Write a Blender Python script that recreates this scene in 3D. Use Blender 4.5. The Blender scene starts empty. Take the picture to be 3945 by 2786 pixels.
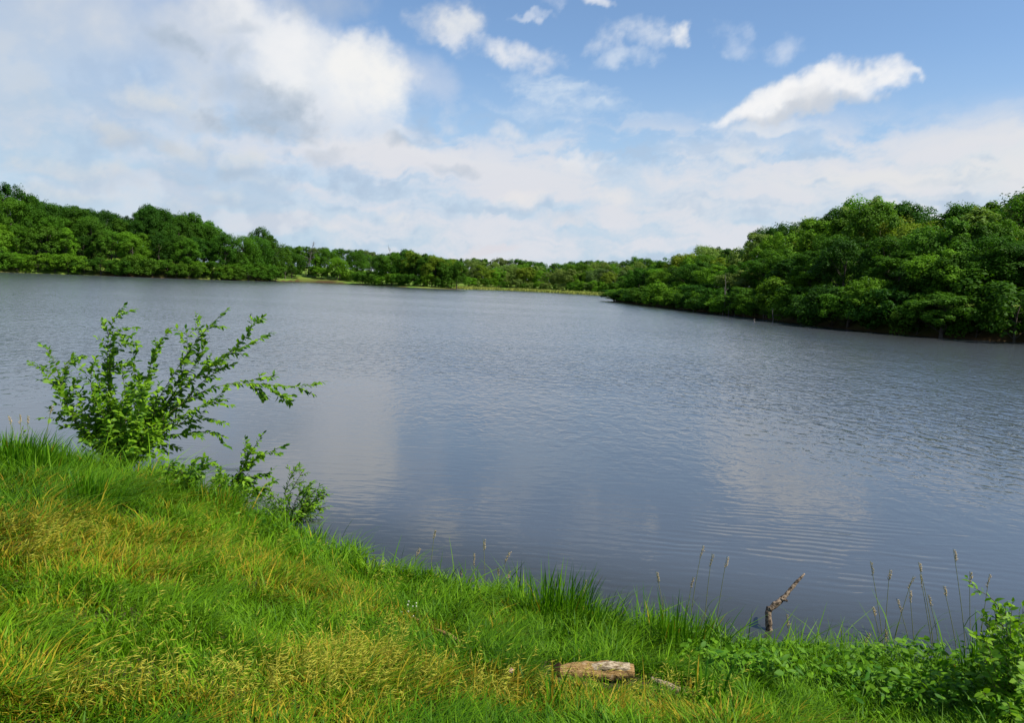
import bpy, math, random
import numpy as np
from mathutils import Vector, Matrix

random.seed(7)
rng = np.random.default_rng(7)
PI = math.pi
S = bpy.context.scene
COL = S.collection

# ------------------------------------------------------------------ camera
FPX, CX, CY = 2980.0, 1972.5, 1393.0          # focal length and centre in photograph pixels
CAM = np.array([0.0, 0.0, 3.5])
PITCH = math.atan(301 / 2980.0)
ROLL = math.radians(2.43)
_F = np.array([0, math.cos(PITCH), -math.sin(PITCH)])
_U0 = np.array([0, math.sin(PITCH), math.cos(PITCH)])
_X = np.array([1.0, 0, 0])
_R = math.cos(ROLL) * _X + math.sin(ROLL) * _U0
_U = math.cos(ROLL) * _U0 - math.sin(ROLL) * _X
cd = bpy.data.cameras.new('camera')
cd.sensor_width = 36.0
cd.lens = FPX / 3945.0 * 36.0
cd.clip_start = 0.05
cd.clip_end = 9000
cam = bpy.data.objects.new('camera', cd)
COL.objects.link(cam)
m = Matrix(((_R[0], _U[0], -_F[0], CAM[0]), (_R[1], _U[1], -_F[1], CAM[1]), (_R[2], _U[2], -_F[2], CAM[2]), (0, 0, 0, 1)))
cam.matrix_world = m
S.camera = cam


def ray(u, v):
    d = _F * FPX + (u - CX) * _R - (v - CY) * _U
    return d / np.linalg.norm(d)


def hitz(dx, dy, z=0.0):                       # dx, dy in the 2296 px wide preview
    d = ray(dx * 1.718, dy * 1.718)
    return CAM + d * ((z - CAM[2]) / d[2])


def at_depth(u, v, depth):                     # point on the pixel ray at a given forward depth
    d = _F + (u - CX) / FPX * _R - (v - CY) / FPX * _U
    return CAM + d * depth


def project(p):
    q = np.asarray(p, float) - CAM
    zf = q @ _F
    return CX + FPX * (q @ _R) / zf, CY - FPX * (q @ _U) / zf, zf


# ------------------------------------------------------------------ light, sky, exposure
SUN_AZ, SUN_EL = math.radians(112), math.radians(52)     # azimuth from +Y towards +X
sun_dir = Vector((math.sin(SUN_AZ) * math.cos(SUN_EL), math.cos(SUN_AZ) * math.cos(SUN_EL), math.sin(SUN_EL)))
sd = bpy.data.lights.new('sun', 'SUN')
sd.energy = 4.8
sd.angle = math.radians(0.6)
sd.color = (1.0, 0.95, 0.86)
so = bpy.data.objects.new('sun', sd)
so.rotation_euler = (-sun_dir).to_track_quat('-Z', 'Y').to_euler()
so.location = (40, 10, 60)
COL.objects.link(so)
S.view_settings.view_transform = 'Standard'
S.view_settings.look = 'None'
S.view_settings.exposure = 0.5
S.view_settings.gamma = 1.0
S.view_settings.use_curve_mapping = False
S.render.engine = 'CYCLES'
S.cycles.max_bounces = 6
S.cycles.diffuse_bounces = 3
S.cycles.glossy_bounces = 3
S.cycles.transmission_bounces = 4
S.cycles.transparent_max_bounces = 4
S.cycles.sample_clamp_indirect = 6.0
S.cycles.caustics_reflective = False


class G:
    """small helper to write node graphs as expressions"""
    def __init__(self, nt):
        self.nt = nt
        nt.nodes.clear()

    def n(self, t, **kw):
        x = self.nt.nodes.new(t)
        for k, v in kw.items():
            setattr(x, k, v)
        return x

    def put(self, sock, v):
        if v is None:
            return
        if isinstance(v, (int, float, tuple, list)):
            if hasattr(sock.default_value, '__len__') and isinstance(v, (tuple, list)):
                v = tuple(v) + ((1.0,) if len(sock.default_value) == 4 and len(v) == 3 else ())
            sock.default_value = v
        else:
            self.nt.links.new(v, sock)

    def m(self, op, a, b=None, c=None, clamp=False):
        x = self.n('ShaderNodeMath', operation=op, use_clamp=clamp)
        for i, v in enumerate((a, b, c)):
            if v is not None:
                self.put(x.inputs[i], v)
        return x.outputs[0]

    def v(self, op, a, b=None, scale=None):
        x = self.n('ShaderNodeVectorMath', operation=op)
        self.put(x.inputs[0], a)
        if b is not None:
            self.put(x.inputs[1], b)
        if scale is not None:
            self.put(x.inputs['Scale'], scale)
        return x.outputs['Value'] if op in ('LENGTH', 'DOT_PRODUCT', 'DISTANCE') else x.outputs[0]

    def xyz(self, x, y, z=0.0):
        c = self.n('ShaderNodeCombineXYZ')
        for i, q in enumerate((x, y, z)):
            self.put(c.inputs[i], q)
        return c.outputs[0]

    def sep(self, vec):
        s = self.n('ShaderNodeSeparateXYZ')
        self.put(s.inputs[0], vec)
        return s.outputs

    def noise(self, vec, scale=1.0, detail=3.0, rough=0.5, dist=0.0, lac=2.0, color=False, dim='3D'):
        x = self.n('ShaderNodeTexNoise', noise_dimensions=dim)
        self.put(x.inputs['Vector'], vec)
        self.put(x.inputs['Scale'], scale)
        self.put(x.inputs['Detail'], detail)
        self.put(x.inputs['Roughness'], rough)
        self.put(x.inputs['Lacunarity'], lac)
        self.put(x.inputs['Distortion'], dist)
        return x.outputs['Color' if color else 'Fac']

    def smooth(self, x, a, b, lo=0.0, hi=1.0):
        r = self.n('ShaderNodeMapRange', interpolation_type='SMOOTHSTEP')
        for i, q in enumerate((x, a, b, lo, hi)):
            self.put(r.inputs[i], q)
        return r.outputs[0]

    def lin(self, x, a, b, lo=0.0, hi=1.0):
        r = self.n('ShaderNodeMapRange', interpolation_type='LINEAR')
        for i, q in enumerate((x, a, b, lo, hi)):
            self.put(r.inputs[i], q)
        return r.outputs[0]

    def mix(self, f, a, b, mode='MIX'):
        x = self.n('ShaderNodeMix', data_type='RGBA', blend_type=mode)
        x.clamp_factor = True
        self.put(x.inputs[0], f)
        self.put(x.inputs[6], a)
        self.put(x.inputs[7], b)
        return x.outputs[2]

    def attr(self, name, out='Fac', kind='GEOMETRY'):
        x = self.n('ShaderNodeAttribute', attribute_name=name, attribute_type=kind)
        return x.outputs[out]


SKY_K = 0.092
world = bpy.data.worlds.new('World')
S.world = world
world.use_nodes = True
g = G(world.node_tree)
out = g.n('ShaderNodeOutputWorld')
bg = g.n('ShaderNodeBackground')
bg.inputs['Strength'].default_value = SKY_K
world.node_tree.links.new(bg.outputs[0], out.inputs[0])
sky = g.n('ShaderNodeTexSky', sky_type='NISHITA')
sky.sun_disc = False
sky.sun_elevation = SUN_EL
sky.sun_rotation = SUN_AZ
sky.air_density = 1.0
sky.dust_density = 0.6
sky.ozone_density = 1.6
dirv = g.n('ShaderNodeTexCoord').outputs['Generated']
dx_, dy_, dz_ = g.sep(dirv)
az = g.m('MULTIPLY', g.m('ARCTAN2', dx_, dy_), 180 / PI)
el = g.m('MULTIPLY', g.m('ARCSINE', dz_), 180 / PI)
# cloud sheet coordinates: the direction carried up to a flat cloud deck
zz = g.m('ADD', g.m('MAXIMUM', dz_, 0.0), 0.06)
deck = g.xyz(g.m('DIVIDE', dx_, zz), g.m('DIVIDE', dy_, zz), 0.0)
skyc = g.mix(1.0, sky.outputs[0], (0.98, 1.10, 1.20), 'MULTIPLY')
gen = g.smooth(g.noise(deck, 0.9, 6, 0.56, 0.4, dim='2D'), 0.52, 0.76, 0.0, 0.85)
gen = g.m('MULTIPLY', gen, g.smooth(el, 20.0, 34.0))
skyc = g.mix(gen, skyc, tuple(q / SKY_K for q in (0.50, 0.52, 0.55)))
world.node_tree.links.new(skyc, bg.inputs['Color'])
world.cycles.sampling_method = 'MANUAL'
world.cycles.sample_map_resolution = 512


# ------------------------------------------------------------------ numpy noise
def _hash(ix, iy, seed):
    h = (ix.astype(np.int64) * 374761393 + iy.astype(np.int64) * 668265263 + seed * 974711) & 0xFFFFFFFF
    h = ((h ^ (h >> 13)) * 1274126177) & 0xFFFFFFFF
    return ((h ^ (h >> 16)) & 0xFFFF) / 65535.0


def vnoise(x, y, seed=0):
    ix, iy = np.floor(x), np.floor(y)
    fx, fy = x - ix, y - iy
    fx = fx * fx * fx * (fx * (fx * 6 - 15) + 10)
    fy = fy * fy * fy * (fy * (fy * 6 - 15) + 10)
    a0, b0 = _hash(ix, iy, seed), _hash(ix + 1, iy, seed)
    a1, b1 = _hash(ix, iy + 1, seed), _hash(ix + 1, iy + 1, seed)
    return (a0 + (b0 - a0) * fx) * (1 - fy) + (a1 + (b1 - a1) * fx) * fy


def fbm(x, y, octv=5, rough=0.5, seed=0):
    t, amp, tot = 0.0, 1.0, 0.0
    for o in range(octv):
        c_, s_ = math.cos(0.6 * o), math.sin(0.6 * o)
        t = t + amp * vnoise((x * c_ - y * s_) * 2 ** o + 17.3 * o, (x * s_ + y * c_) * 2 ** o + 9.1 * o, seed + o)
        tot += amp
        amp *= rough
    return t / tot


def sstep(x, a, b):
    t = np.clip((x - a) / (b - a), 0, 1)
    return t * t * (3 - 2 * t)


def new_mesh(name, verts, quads=None, tris=None, mat=None, smooth=False):
    me = bpy.data.meshes.new(name)
    verts = np.asarray(verts, np.float32)
    nq = 0 if quads is None else len(quads)
    nt = 0 if tris is None else len(tris)
    me.vertices.add(len(verts))
    me.vertices.foreach_set('co', verts.ravel())
    me.loops.add(nq * 4 + nt * 3)
    me.polygons.add(nq + nt)
    li = np.concatenate([np.asarray(q, np.int32).ravel() for q in (quads, tris) if q is not None and len(q)])
    me.loops.foreach_set('vertex_index', li)
    ls = np.concatenate([np.arange(nq, dtype=np.int32) * 4, nq * 4 + np.arange(nt, dtype=np.int32) * 3])
    me.polygons.foreach_set('loop_start', ls)
    if smooth:
        me.polygons.foreach_set('use_smooth', np.ones(nq + nt, bool))
    me.update(calc_edges=True)
    if mat is not None:
        me.materials.append(mat)
    return me


def fattr(me, name, vals, domain='POINT'):
    at = me.attributes.new(name, 'FLOAT', domain)
    at.data.foreach_set('value', np.asarray(vals, np.float32).ravel())


def cattr(me, name, vals, domain='POINT'):
    vals = np.asarray(vals, np.float32)
    if vals.shape[1] == 3:
        vals = np.concatenate([vals, np.ones((len(vals), 1), np.float32)], 1)
    at = me.attributes.new(name, 'FLOAT_COLOR', domain)
    at.data.foreach_set('color', vals.ravel())


def link(name, me, parent=None, loc=None, **props):
    o = bpy.data.objects.new(name, me)
    COL.objects.link(o)
    if loc is not None:
        o.location = loc
    if parent is not None:
        o.parent = parent
    for k, v in props.items():
        o[k] = v
    return o


# ------------------------------------------------------------------ cloud bank round the lower sky
azs = np.concatenate([np.arange(-180, -42, 2.0), np.arange(-42, 42.01, 0.1), np.arange(44, 180.1, 2.0)])
els = np.concatenate([np.arange(-1.5, 22, 0.1), np.arange(22, 42.1, 0.5)])
AZ, EL = np.meshgrid(azs, els)
_sh = AZ.shape
AZ, EL = AZ.ravel(), EL.ravel()
wx = fbm(AZ * 0.30, EL * 0.30, 6, 0.60, 11) - 0.5
wy = fbm(AZ * 0.30 + 40, EL * 0.30, 6, 0.60, 23) - 0.5
AW, EW = AZ + wx * 3.6, EL + wy * 2.4
n_fine = fbm(AZ * 0.55, EL * 0.62, 7, 0.62, 31) - 0.5
n_mid = fbm(AZ * 0.15, EL * 0.15, 5, 0.55, 47) - 0.5
n_str = fbm(AW * 0.11, EW * 0.60, 6, 0.60, 53) - 0.5
P_PUFF = n_mid * 0.6 + n_fine * 1.6
P_STR = n_mid * 0.4 + n_str * 1.8 + n_fine * 0.45
P_VEIL = n_mid * 1.4 + n_fine * 0.5
RGB = np.zeros((len(AZ), 3), np.float64)
ALP = np.zeros(len(AZ), np.float64)


def over(f, c):
    global RGB, ALP
    RGB = RGB * (1 - f)[:, None] + f[:, None] * np.asarray(c)[None, :]
    ALP = ALP * (1 - f) + f


def px_ae(x, y):
    d = ray(x * 1.718, y * 1.718)
    return math.degrees(math.atan2(d[0], d[1])), math.degrees(math.asin(d[2]))


DEG = 0.0330                                    # degrees of sky per preview pixel


def C(x, y, rx, ry, rot=0.0, s=1.0, soft=0.5, fine=0.6, mid=0.0, streak=0.0, c=(0.86, 0.87, 0.88)):
    a, e = px_ae(x, y)
    k = math.cos(math.radians(a))
    sx, sy = rx * DEG * (0.55 + 0.45 * k * k), ry * DEG * (0.7 + 0.3 * k)
    t = math.radians(-rot) - ROLL
    ct, st = math.cos(t), math.sin(t)
    prof, amp = (P_STR, streak) if streak > max(fine, mid) else ((P_VEIL, mid) if mid > fine else (P_PUFF, fine))
    qx = ((AW - a) * ct + (EW - e) * st) / sx
    qy = (-(AW - a) * st + (EW - e) * ct) / sy
    val = 1 - qx * qx - qy * qy + 1.5 * amp * prof
    over(s * sstep(val, 0.0, soft * 1.7), c)


# pale air near the horizon all round
over(0.90 * sstep(EL, 17.0, 1.0), (0.50, 0.64, 0.79))
# the same broken cloud goes on all round and overhead
_z = np.maximum(np.sin(np.radians(EL)), 0) + 0.06
_dk = fbm(np.sin(np.radians(AZ)) / _z * 0.9, np.cos(np.radians(AZ)) / _z * 0.9, 6, 0.56, 71)
_off = np.maximum(sstep(np.abs(AZ), 34, 50), sstep(EL, 19, 26))
over(0.8 * sstep(_dk, 0.50, 0.72) * _off, (0.70, 0.73, 0.78))
W = (0.84, 0.85, 0.87)
PALE = (0.68, 0.71, 0.79)
GREY = (0.46, 0.53, 0.62)
LILAC = (0.60, 0.64, 0.73)
# wide thin veils
C(150, 90, 700, 300, 0, .85, 1.1, .15, .45, .1, (0.60, 0.65, 0.71))
C(60, 300, 420, 130, 0, .6, 1.0, .1, .4, .2, (0.44, 0.56, 0.69))
C(900, 450, 820, 150, 2, .88, .9, .15, .3, .75, PALE)
C(1700, 450, 620, 150, 0, .80, .9, .1, .2, .75, (0.68, 0.72, 0.78))
C(2150, 400, 480, 130, -6, .95, .8, .1, .1, .45, (0.74, 0.76, 0.78))
C(2380, 360, 260, 80, -6, .8, .9, .1, .1, .3, (0.84, 0.84, 0.81))
C(1150, 560, 1300, 60, 2, .55, 1.0, .1, .1, .5, (0.60, 0.68, 0.76))
_w = sstep(EL, 13.5, 9.0) * (0.25 + 0.75 * sstep(AZ, -26, -6))
over(0.80 * sstep(n_str * 1.6 + n_fine * 0.5 + n_mid * .6, -0.22, 0.30) * _w, (0.74, 0.755, 0.81))
over(0.55 * sstep(-n_str * 1.5 - n_fine * 0.9, 0.10, 0.45) * _w, (0.46, 0.56, 0.70))
_w = sstep(AZ, 2, -12) * sstep(EL, 17, 12) * sstep(EL, 0.5, 3)
over(0.22 * sstep(n_fine * 1.6 + n_mid * 1.3, 0.06, 0.46) * _w, (0.72, 0.745, 0.78))
over(0.26 * sstep(-n_fine * 1.2 - n_mid * 1.5, 0.08, 0.45) * _w, (0.36, 0.46, 0.62))
# great bright mass, upper left
C(470, 70, 420, 170, 8, .80, .8, .2, .5, .1, (0.70, 0.73, 0.78))
C(690, 150, 270, 130, 24, 1.0, .75, .3, .45, .15, (0.88, 0.89, 0.90))
C(840, 165, 125, 85, 20, 1.0, .7, .35, .2, .1, (0.90, 0.90, 0.89))
C(610, 75, 150, 65, 10, .9, .8, .3, .3, 0, (0.87, 0.88, 0.90))
C(760, 290, 330, 75, 8, .8, .9, .2, .4, .3, (0.74, 0.77, 0.83))
C(960, 170, 90, 60, 30, .7, .9, .3, .4, .2, (0.62, 0.68, 0.80))
C(720, 8, 120, 48, 0, .8, .9, .4, .5, 0, (0.50, 0.57, 0.68))
C(110, 60, 460, 190, 0, .62, 1.3, .1, .2, 0, (0.63, 0.675, 0.725))
C(90, 260, 420, 90, 0, .45, 1.3, .1, .2, 0, (0.47, 0.57, 0.69))
# low streaks in the middle
C(960, 365, 430, 42, 6, .85, .8, .1, .2, .8, (0.76, 0.77, 0.81))
C(1100, 420, 380, 48, 4, .75, .9, .2, .2, .8, (0.73, 0.74, 0.80))
C(1640, 330, 260, 36, -6, .8, .8, .15, .2, .7, (0.70, 0.74, 0.81))
C(1720, 298, 120, 20, -6, .8, .8, .2, .2, .4, (0.74, 0.78, 0.84))
C(1990, 400, 330, 30, -5, .6, .9, .1, .1, .8, (0.80, 0.80, 0.79))
C(2150, 405, 190, 9, -3, .5, .9, .1, .1, .3, (0.62, 0.68, 0.75))
C(1430, 410, 520, 62, 0, .62, 1.0, .1, .1, .6, (0.71, 0.74, 0.80))
C(1600, 470, 620, 50, 0, .6, 1.0, .1, .1, .6, (0.72, 0.74, 0.79))
# small torn clouds in the blue
C(1010, 45, 105, 56, 0, .9, 1.1, .8, .3, 0, (0.72, 0.75, 0.80))
C(1040, 40, 50, 34, 0, .8, .8, .6, 0, 0, (0.80, 0.82, 0.84))
C(1120, 110, 150, 38, 8, .9, .8, .7, .3, .3, (0.74, 0.78, 0.85))
C(1090, 122, 70, 22, -10, .8, 1.1, .8, 0, 0, (0.82, 0.84, 0.88))
C(1180, 32, 60, 10, -12, .8, .8, .4, 0, .4, (0.70, 0.76, 0.86))
C(1260, 8, 40, 14, 0, .7, .9, .6, 0, 0, (0.62, 0.70, 0.84))
C(1360, 6, 36, 13, 0, .9, .8, .6, 0, 0, (0.76, 0.80, 0.87))
C(1425, 72, 125, 38, -14, .9, 1.1, .9, .3, .2, (0.76, 0.81, 0.88))
C(1514, 68, 36, 30, -10, 1.0, .7, .5, 0, 0, (0.86, 0.88, 0.90))
C(1400, 132, 80, 24, -8, .75, .9, .7, .2, .3, (0.68, 0.76, 0.87))
C(1645, 100, 84, 40, 30, .66, 1.1, .9, .2, 0, (0.66, 0.74, 0.87))
C(1745, 112, 96, 36, -20, .66, 1.1, .9, .2, 0, (0.68, 0.75, 0.87))
C(1290, 215, 190, 40, 3, .95, .7, .3, .2, .9, (0.64, 0.74, 0.86))
C(1220, 250, 170, 26, 0, .85, .8, .3, .2, .8, (0.62, 0.72, 0.85))
C(1140, 285, 60, 26, 4, .85, .9, .6, .2, 0, (0.74, 0.77, 0.82))
C(1240, 290, 90, 14, 2, .65, .9, .3, 0, .6, (0.68, 0.76, 0.86))
C(945, 292, 48, 34, 15, .8, .9, .6, .2, 0, (0.60, 0.64, 0.72))
C(1310, 368, 62, 30, -14, .95, .8, .6, .2, 0, (0.80, 0.81, 0.84))
C(1330, 385, 95, 24, 0, .7, .9, .5, .2, .2, (0.70, 0.73, 0.79))
C(1165, 455, 75, 30, -6, .8, .9, .6, .2, .1, (0.82, 0.80, 0.80))
C(1360, 440, 80, 24, 0, .8, .9, .6, .2, .2, (0.80, 0.79, 0.80))
C(1255, 495, 70, 18, 0, .65, .9, .6, .2, .2, (0.78, 0.74, 0.75))
C(885, 490, 36, 15, 0, .7, .9, .6, 0, 0, (0.76, 0.77, 0.79))
C(740, 515, 40, 18, -10, .75, .9, .6, 0, 0, (0.76, 0.77, 0.80))
C(1110, 556, 60, 12, 0, .6, .9, .4, 0, .2, (0.72, 0.68, 0.72))
C(1645, 352, 60, 28, -10, .65, .9, .7, .2, 0, (0.74, 0.77, 0.81))
# heaps with a lit crown on the left
for x, y, rx, ry, s_ in ((345, 222, 125, 36, .75), (258, 292, 66, 34, .85), (430, 335, 80, 40, .75), (560, 368, 72, 26, .8),
                        (165, 375, 130, 40, .7), (110, 440, 120, 32, .75), (390, 445, 60, 22, .7), (520, 432, 75, 22, .7), (620, 415, 70, 20, .5)):
    C(x + 6, y + 16, rx * 1.15, ry, 0, s_ * .8, 1.0, .4, .3, 0, (0.44, 0.53, 0.65))
    C(x, y, rx, ry * .8, -3, s_, .9, .55, .3, 0, (0.70, 0.73, 0.75))
# dark scraps against the bright mass
for x, y, rx, ry, rot, s_ in ((402, 98, 58, 34, 10, .85), (535, 72, 60, 20, -16, .5), (545, 138, 50, 22, -10, .5),
                             (615, 235, 130, 44, -24, .85), (600, 280, 140, 40, -6, .75), (540, 200, 80, 34, -10, .55),
                             (885, 318, 60, 20, -6, .55), (1005, 380, 60, 18, 0, .45), (740, 340, 60, 20, -16, .45), (560, 395, 80, 22, 0, .45), (400, 390, 110, 26, 0, .35), (310, 310, 110, 24, 0, .3)):
    C(x, y, rx * 1.1, ry * 1.15, rot, min(1, s_ * 1.1), .8, .55, .2, .1, (0.39, 0.48, 0.59))
# the white cumulus on the right: shaded base first, sunlit heads over it
C(1805, 216, 250, 50, -19, .9, .8, .5, 0, 0, (0.72, 0.74, 0.77))
for x, y, rx, ry, rot in ((1640, 262, 80, 22, -10), (1705, 240, 80, 34, -18), (1770, 212, 66, 40, -18), (1835, 188, 62, 44, -18), (1885, 170, 60, 40, -12),
                         (1935, 186, 66, 42, -18), (1975, 158, 50, 44, -14), (2018, 154, 26, 12, 8)):
    C(x, y, rx, ry, rot, .95, .75, .45, 0, 0, (0.93, 0.93, 0.935))
for x, y, rx, ry, rot, s_ in ((1835, 236, 120, 24, -18, .85), (1735, 264, 120, 15, -10, .7), (1935, 216, 70, 18, -18, .7), (1800, 215, 60, 16, -20, .4)):
    C(x, y, rx, ry, rot, s_, 1.1, .4, .2, 0, (0.60, 0.63, 0.68))
ALP_FADE = 1 - sstep(EL, 30, 41)
RGB *= ALP_FADE[:, None] * 0.707                # the picture is exposed half a stop up
ALP *= ALP_FADE
_ca, _sa = np.radians(AZ), np.radians(EL)
_sv = 6000.0 * np.stack([np.sin(_ca) * np.cos(_sa), np.cos(_ca) * np.cos(_sa), np.sin(_sa)], 1)
_id = np.arange(len(AZ)).reshape(_sh)
_q = np.stack([_id[:-1, :-1], _id[:-1, 1:], _id[1:, 1:], _id[1:, :-1]], -1).reshape(-1, 4)
skm = bpy.data.materials.new('cloud_sky')
skm.use_nodes = True
g = G(skm.node_tree)
em = g.n('ShaderNodeEmission')
g.put(em.inputs['Color'], g.attr('cloud', 'Color'))
tr = g.n('ShaderNodeBsdfTransparent')
inv = g.m('SUBTRACT', 1.0, g.attr('cover'), clamp=True)
cc = g.n('ShaderNodeCombineColor')
for i in range(3):
    g.put(cc.inputs[i], inv)
g.put(tr.inputs['Color'], cc.outputs[0])
ad = g.n('ShaderNodeAddShader')
g.nt.links.new(em.outputs[0], ad.inputs[0])
g.nt.links.new(tr.outputs[0], ad.inputs[1])
g.nt.links.new(ad.outputs[0], g.n('ShaderNodeOutputMaterial').inputs['Surface'])
skm.cycles.emission_sampling = 'NONE'
_me = new_mesh('sky', _sv, quads=_q, mat=skm, smooth=True)
cattr(_me, 'cloud', RGB)
fattr(_me, 'cover', ALP)
link('sky', _me, kind='structure', label='blue summer sky with broken white and grey cloud')
#%%SETTING
# ------------------------------------------------------------------ lie of the land
LIP = [(0, 1040, .9), (130, 1028, .9), (260, 1062, .9), (420, 1100, .8), (560, 1162, .64), (690, 1215, .50), (750, 1245, .43), (850, 1284, .35), (1000, 1326, .3),
       (1140, 1360, .28), (1400, 1425, .26), (1600, 1462, .26), (1900, 1512, .26), (2120, 1535, .26), (2295, 1552, .26)]
near = []
for x, y, z in LIP:
    p = hitz(x, y, z)[:2]
    p = p * (1 + 0.32 / np.linalg.norm(p))
    near.append((p[0], p[1], z))
LAKE = [(-320, 60), (-330, 190), (-240, 215), (-185, 243), (-165, 268), (-140, 284), (-122, 296), (-107, 314), (-101, 336), (-103, 372), (-86, 372), (-77, 346),
        (-59, 337), (-46, 322), (-26, 315), (-21, 360), (-5, 378), (19, 358), (38, 322), (60, 292), (52, 240), (33, 214), (25, 203), (28.5, 172), (30.8, 152),
        (32.5, 127), (35.2, 104), (36.8, 85), (41.2, 75.5), (48, 71.5), (60, 64), (74, 50), (66, 22), (34, 9), (14, 6.9), (6.5, 6.5)]
LAKE += [(x, y) for x, y, z in near[::-1]] + [(-9.5, 11.5), (-15, 14), (-40, 22), (-120, 36), (-240, 48)]
LP = np.array(LAKE, float)


def lake_sd(x, y):
    """signed distance to the shoreline, positive on land"""
    x, y = np.asarray(x, float), np.asarray(y, float)
    d2 = np.full(x.shape, 1e18)
    ins = np.zeros(x.shape, bool)
    n = len(LP)
    for i in range(n):
        ax, ay = LP[i]
        bx, by = LP[(i + 1) % n]
        ex, ey = bx - ax, by - ay
        t = np.clip(((x - ax) * ex + (y - ay) * ey) / (ex * ex + ey * ey), 0, 1)
        d2 = np.minimum(d2, (x - ax - t * ex) ** 2 + (y - ay - t * ey) ** 2)
        c = ((ay > y) != (by > y)) & (x < (bx - ax) * (y - ay) / (by - ay + 1e-12) + ax)
        ins ^= c
    d = np.sqrt(d2)
    return np.where(ins, -d, d)


NX = np.array([n_[0] for n_ in near])
NZ = np.array([n_[2] for n_ in near])


def ground(x, y):
    x, y = np.asarray(x, float), np.asarray(y, float)
    s = lake_sd(x, y)
    # the near bank: a lip of turf over the water, then a steady slope up to the viewer
    hl = np.interp(x, NX, NZ)
    wob = (fbm(x * 0.9, y * 0.9, 3, 0.5, 5) - 0.5) * 0.16
    zn = hl * sstep(s + (fbm(x * 2.2, y * 2.2, 2, .5, 9) - .5) * .25, -0.12, 0.40) + np.clip(s - 0.3, 0, 7) * 0.225 + wob * sstep(s, 0.1, 1.0)
    zn = np.where(s > 7.3, np.minimum(zn, 2.6), zn)
    # the far shores: low mud edge and wooded hills
    zf = np.clip(s, 0, 4) * 0.10 + np.clip(s - 3, 0, 60) * 0.03
    left = sstep(-x - 0.15 * y, 20, 110) * sstep(y, 120, 250) * (1 - 0.8 * sstep(y, 330, 400))
    right = sstep(x, 20, 70) * (1 - sstep(y, 230, 330)) * sstep(y, 20, 70)
    far = sstep(y, 300, 420)
    zf = zf + left * np.clip(s - 4, 0, 60) * 0.17 + right * np.clip(s - 6, 0, 60) * 0.08 + far * np.clip(s - 12, 0, 140) * 0.02
    zf = zf + 4.5 * np.exp(-((x + 100) / 34) ** 2 - ((y - 430) / 40) ** 2)
    zf = zf + (fbm(x * 0.02, y * 0.02, 3, .5, 3) - 0.5) * np.clip(s * 0.06, 0, 6)
    zf = np.minimum(zf, 24 + (fbm(x * 0.004, y * 0.004, 2, .5, 8) - .5) * 14)
    zf = zf + (2.2 * sstep(x, 20, 34) * (1 - sstep(y, 215, 260)) * sstep(y, 20, 60) + 1.8 * left) * sstep(s, 0.8, 5.5)  # bank steepened under the woods to block bright sky in water reflections
    zf = zf - 0.08 * (1 - sstep(s, 0.0, 1.2))
    w = sstep(np.hypot(x, y), 22, 45)
    z = zn * (1 - w) + zf * w
    bed = np.maximum(s * 0.45, -2.5) - 0.02
    return np.where(s < -0.12, bed, z)


def gz(x, y):
    return float(ground(np.array([x]), np.array([y]))[0])


def on_ground(u, v, lo=2.0, hi=40.0):
    """first point where the photograph's pixel ray meets the land"""
    d = ray(u, v)
    t = np.linspace(lo, hi, 900)
    p = CAM[None] + t[:, None] * d[None]
    h = np.maximum(ground(p[:, 0], p[:, 1]), 0.0)
    k = np.argmax(p[:, 2] < h)
    return p[k]


def material(name):
    mt = bpy.data.materials.new(name)
    mt.use_nodes = True
    return mt, G(mt.node_tree)


def principled(g, color, rough=0.8, spec=0.3, normal=None, **kw):
    b = g.n('ShaderNodeBsdfPrincipled')
    g.put(b.inputs['Base Color'], color)
    g.put(b.inputs['Roughness'], rough)
    g.put(b.inputs['Specular IOR Level'], spec)
    if normal is not None:
        g.put(b.inputs['Normal'], normal)
    for k, v in kw.items():
        g.put(b.inputs[k.replace('_', ' ')], v)
    return b.outputs[0]


def finish(g, sh):
    g.nt.links.new(sh, g.n('ShaderNodeOutputMaterial').inputs['Surface'])


def bump(g, h, dist=0.02, strength=1.0):
    b = g.n('ShaderNodeBump')
    g.put(b.inputs['Height'], h)
    b.inputs['Distance'].default_value = dist
    b.inputs['Strength'].default_value = strength
    return b.outputs[0]


def leaf_shader(g, col, rough=0.5, spec=0.25, trans=0.35, tmul=(1.25, 1.35, 0.55)):
    p = principled(g, col, rough, spec)
    t = g.n('ShaderNodeBsdfTranslucent')
    g.put(t.inputs['Color'], g.mix(1.0, col, tmul, 'MULTIPLY'))
    mx = g.n('ShaderNodeMixShader')
    mx.inputs[0].default_value = trans
    g.nt.links.new(p, mx.inputs[1])
    g.nt.links.new(t.outputs[0], mx.inputs[2])
    return mx.outputs[0]


# ground
mg, g = material('turf_and_soil')
pos = g.n('ShaderNodeNewGeometry').outputs['Position']
a1 = g.noise(pos, 0.06, 5, 0.6)
a2 = g.noise(pos, 3.0, 5, 0.65)
grassc = g.mix(g.smooth(a1, 0.4, 0.62), (0.085, 0.190, 0.016), (0.15, 0.200, 0.03))
grassc = g.mix(g.smooth(a2, 0.35, 0.75), grassc, (0.12, 0.15, 0.03))
soil = g.mix(a2, (0.035, 0.026, 0.014), (0.085, 0.062, 0.03))
mudm = g.attr('mud')
colg = g.mix(g.attr('soil'), grassc, soil)
colg = g.mix(mudm, colg, g.mix(a2, (0.045, 0.028, 0.012), (0.09, 0.058, 0.024)))
finish(g, principled(g, colg, 0.95, 0.1, bump(g, g.noise(pos, 14.0, 4, 0.6), 0.03)))
rad = [0.4]
while rad[-1] < 3500:
    rad.append(rad[-1] * 1.032)
rad = np.array(rad)
th = np.radians(np.concatenate([np.arange(-44, 44, 0.24), np.arange(44, 316, 4.0)]))
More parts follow.
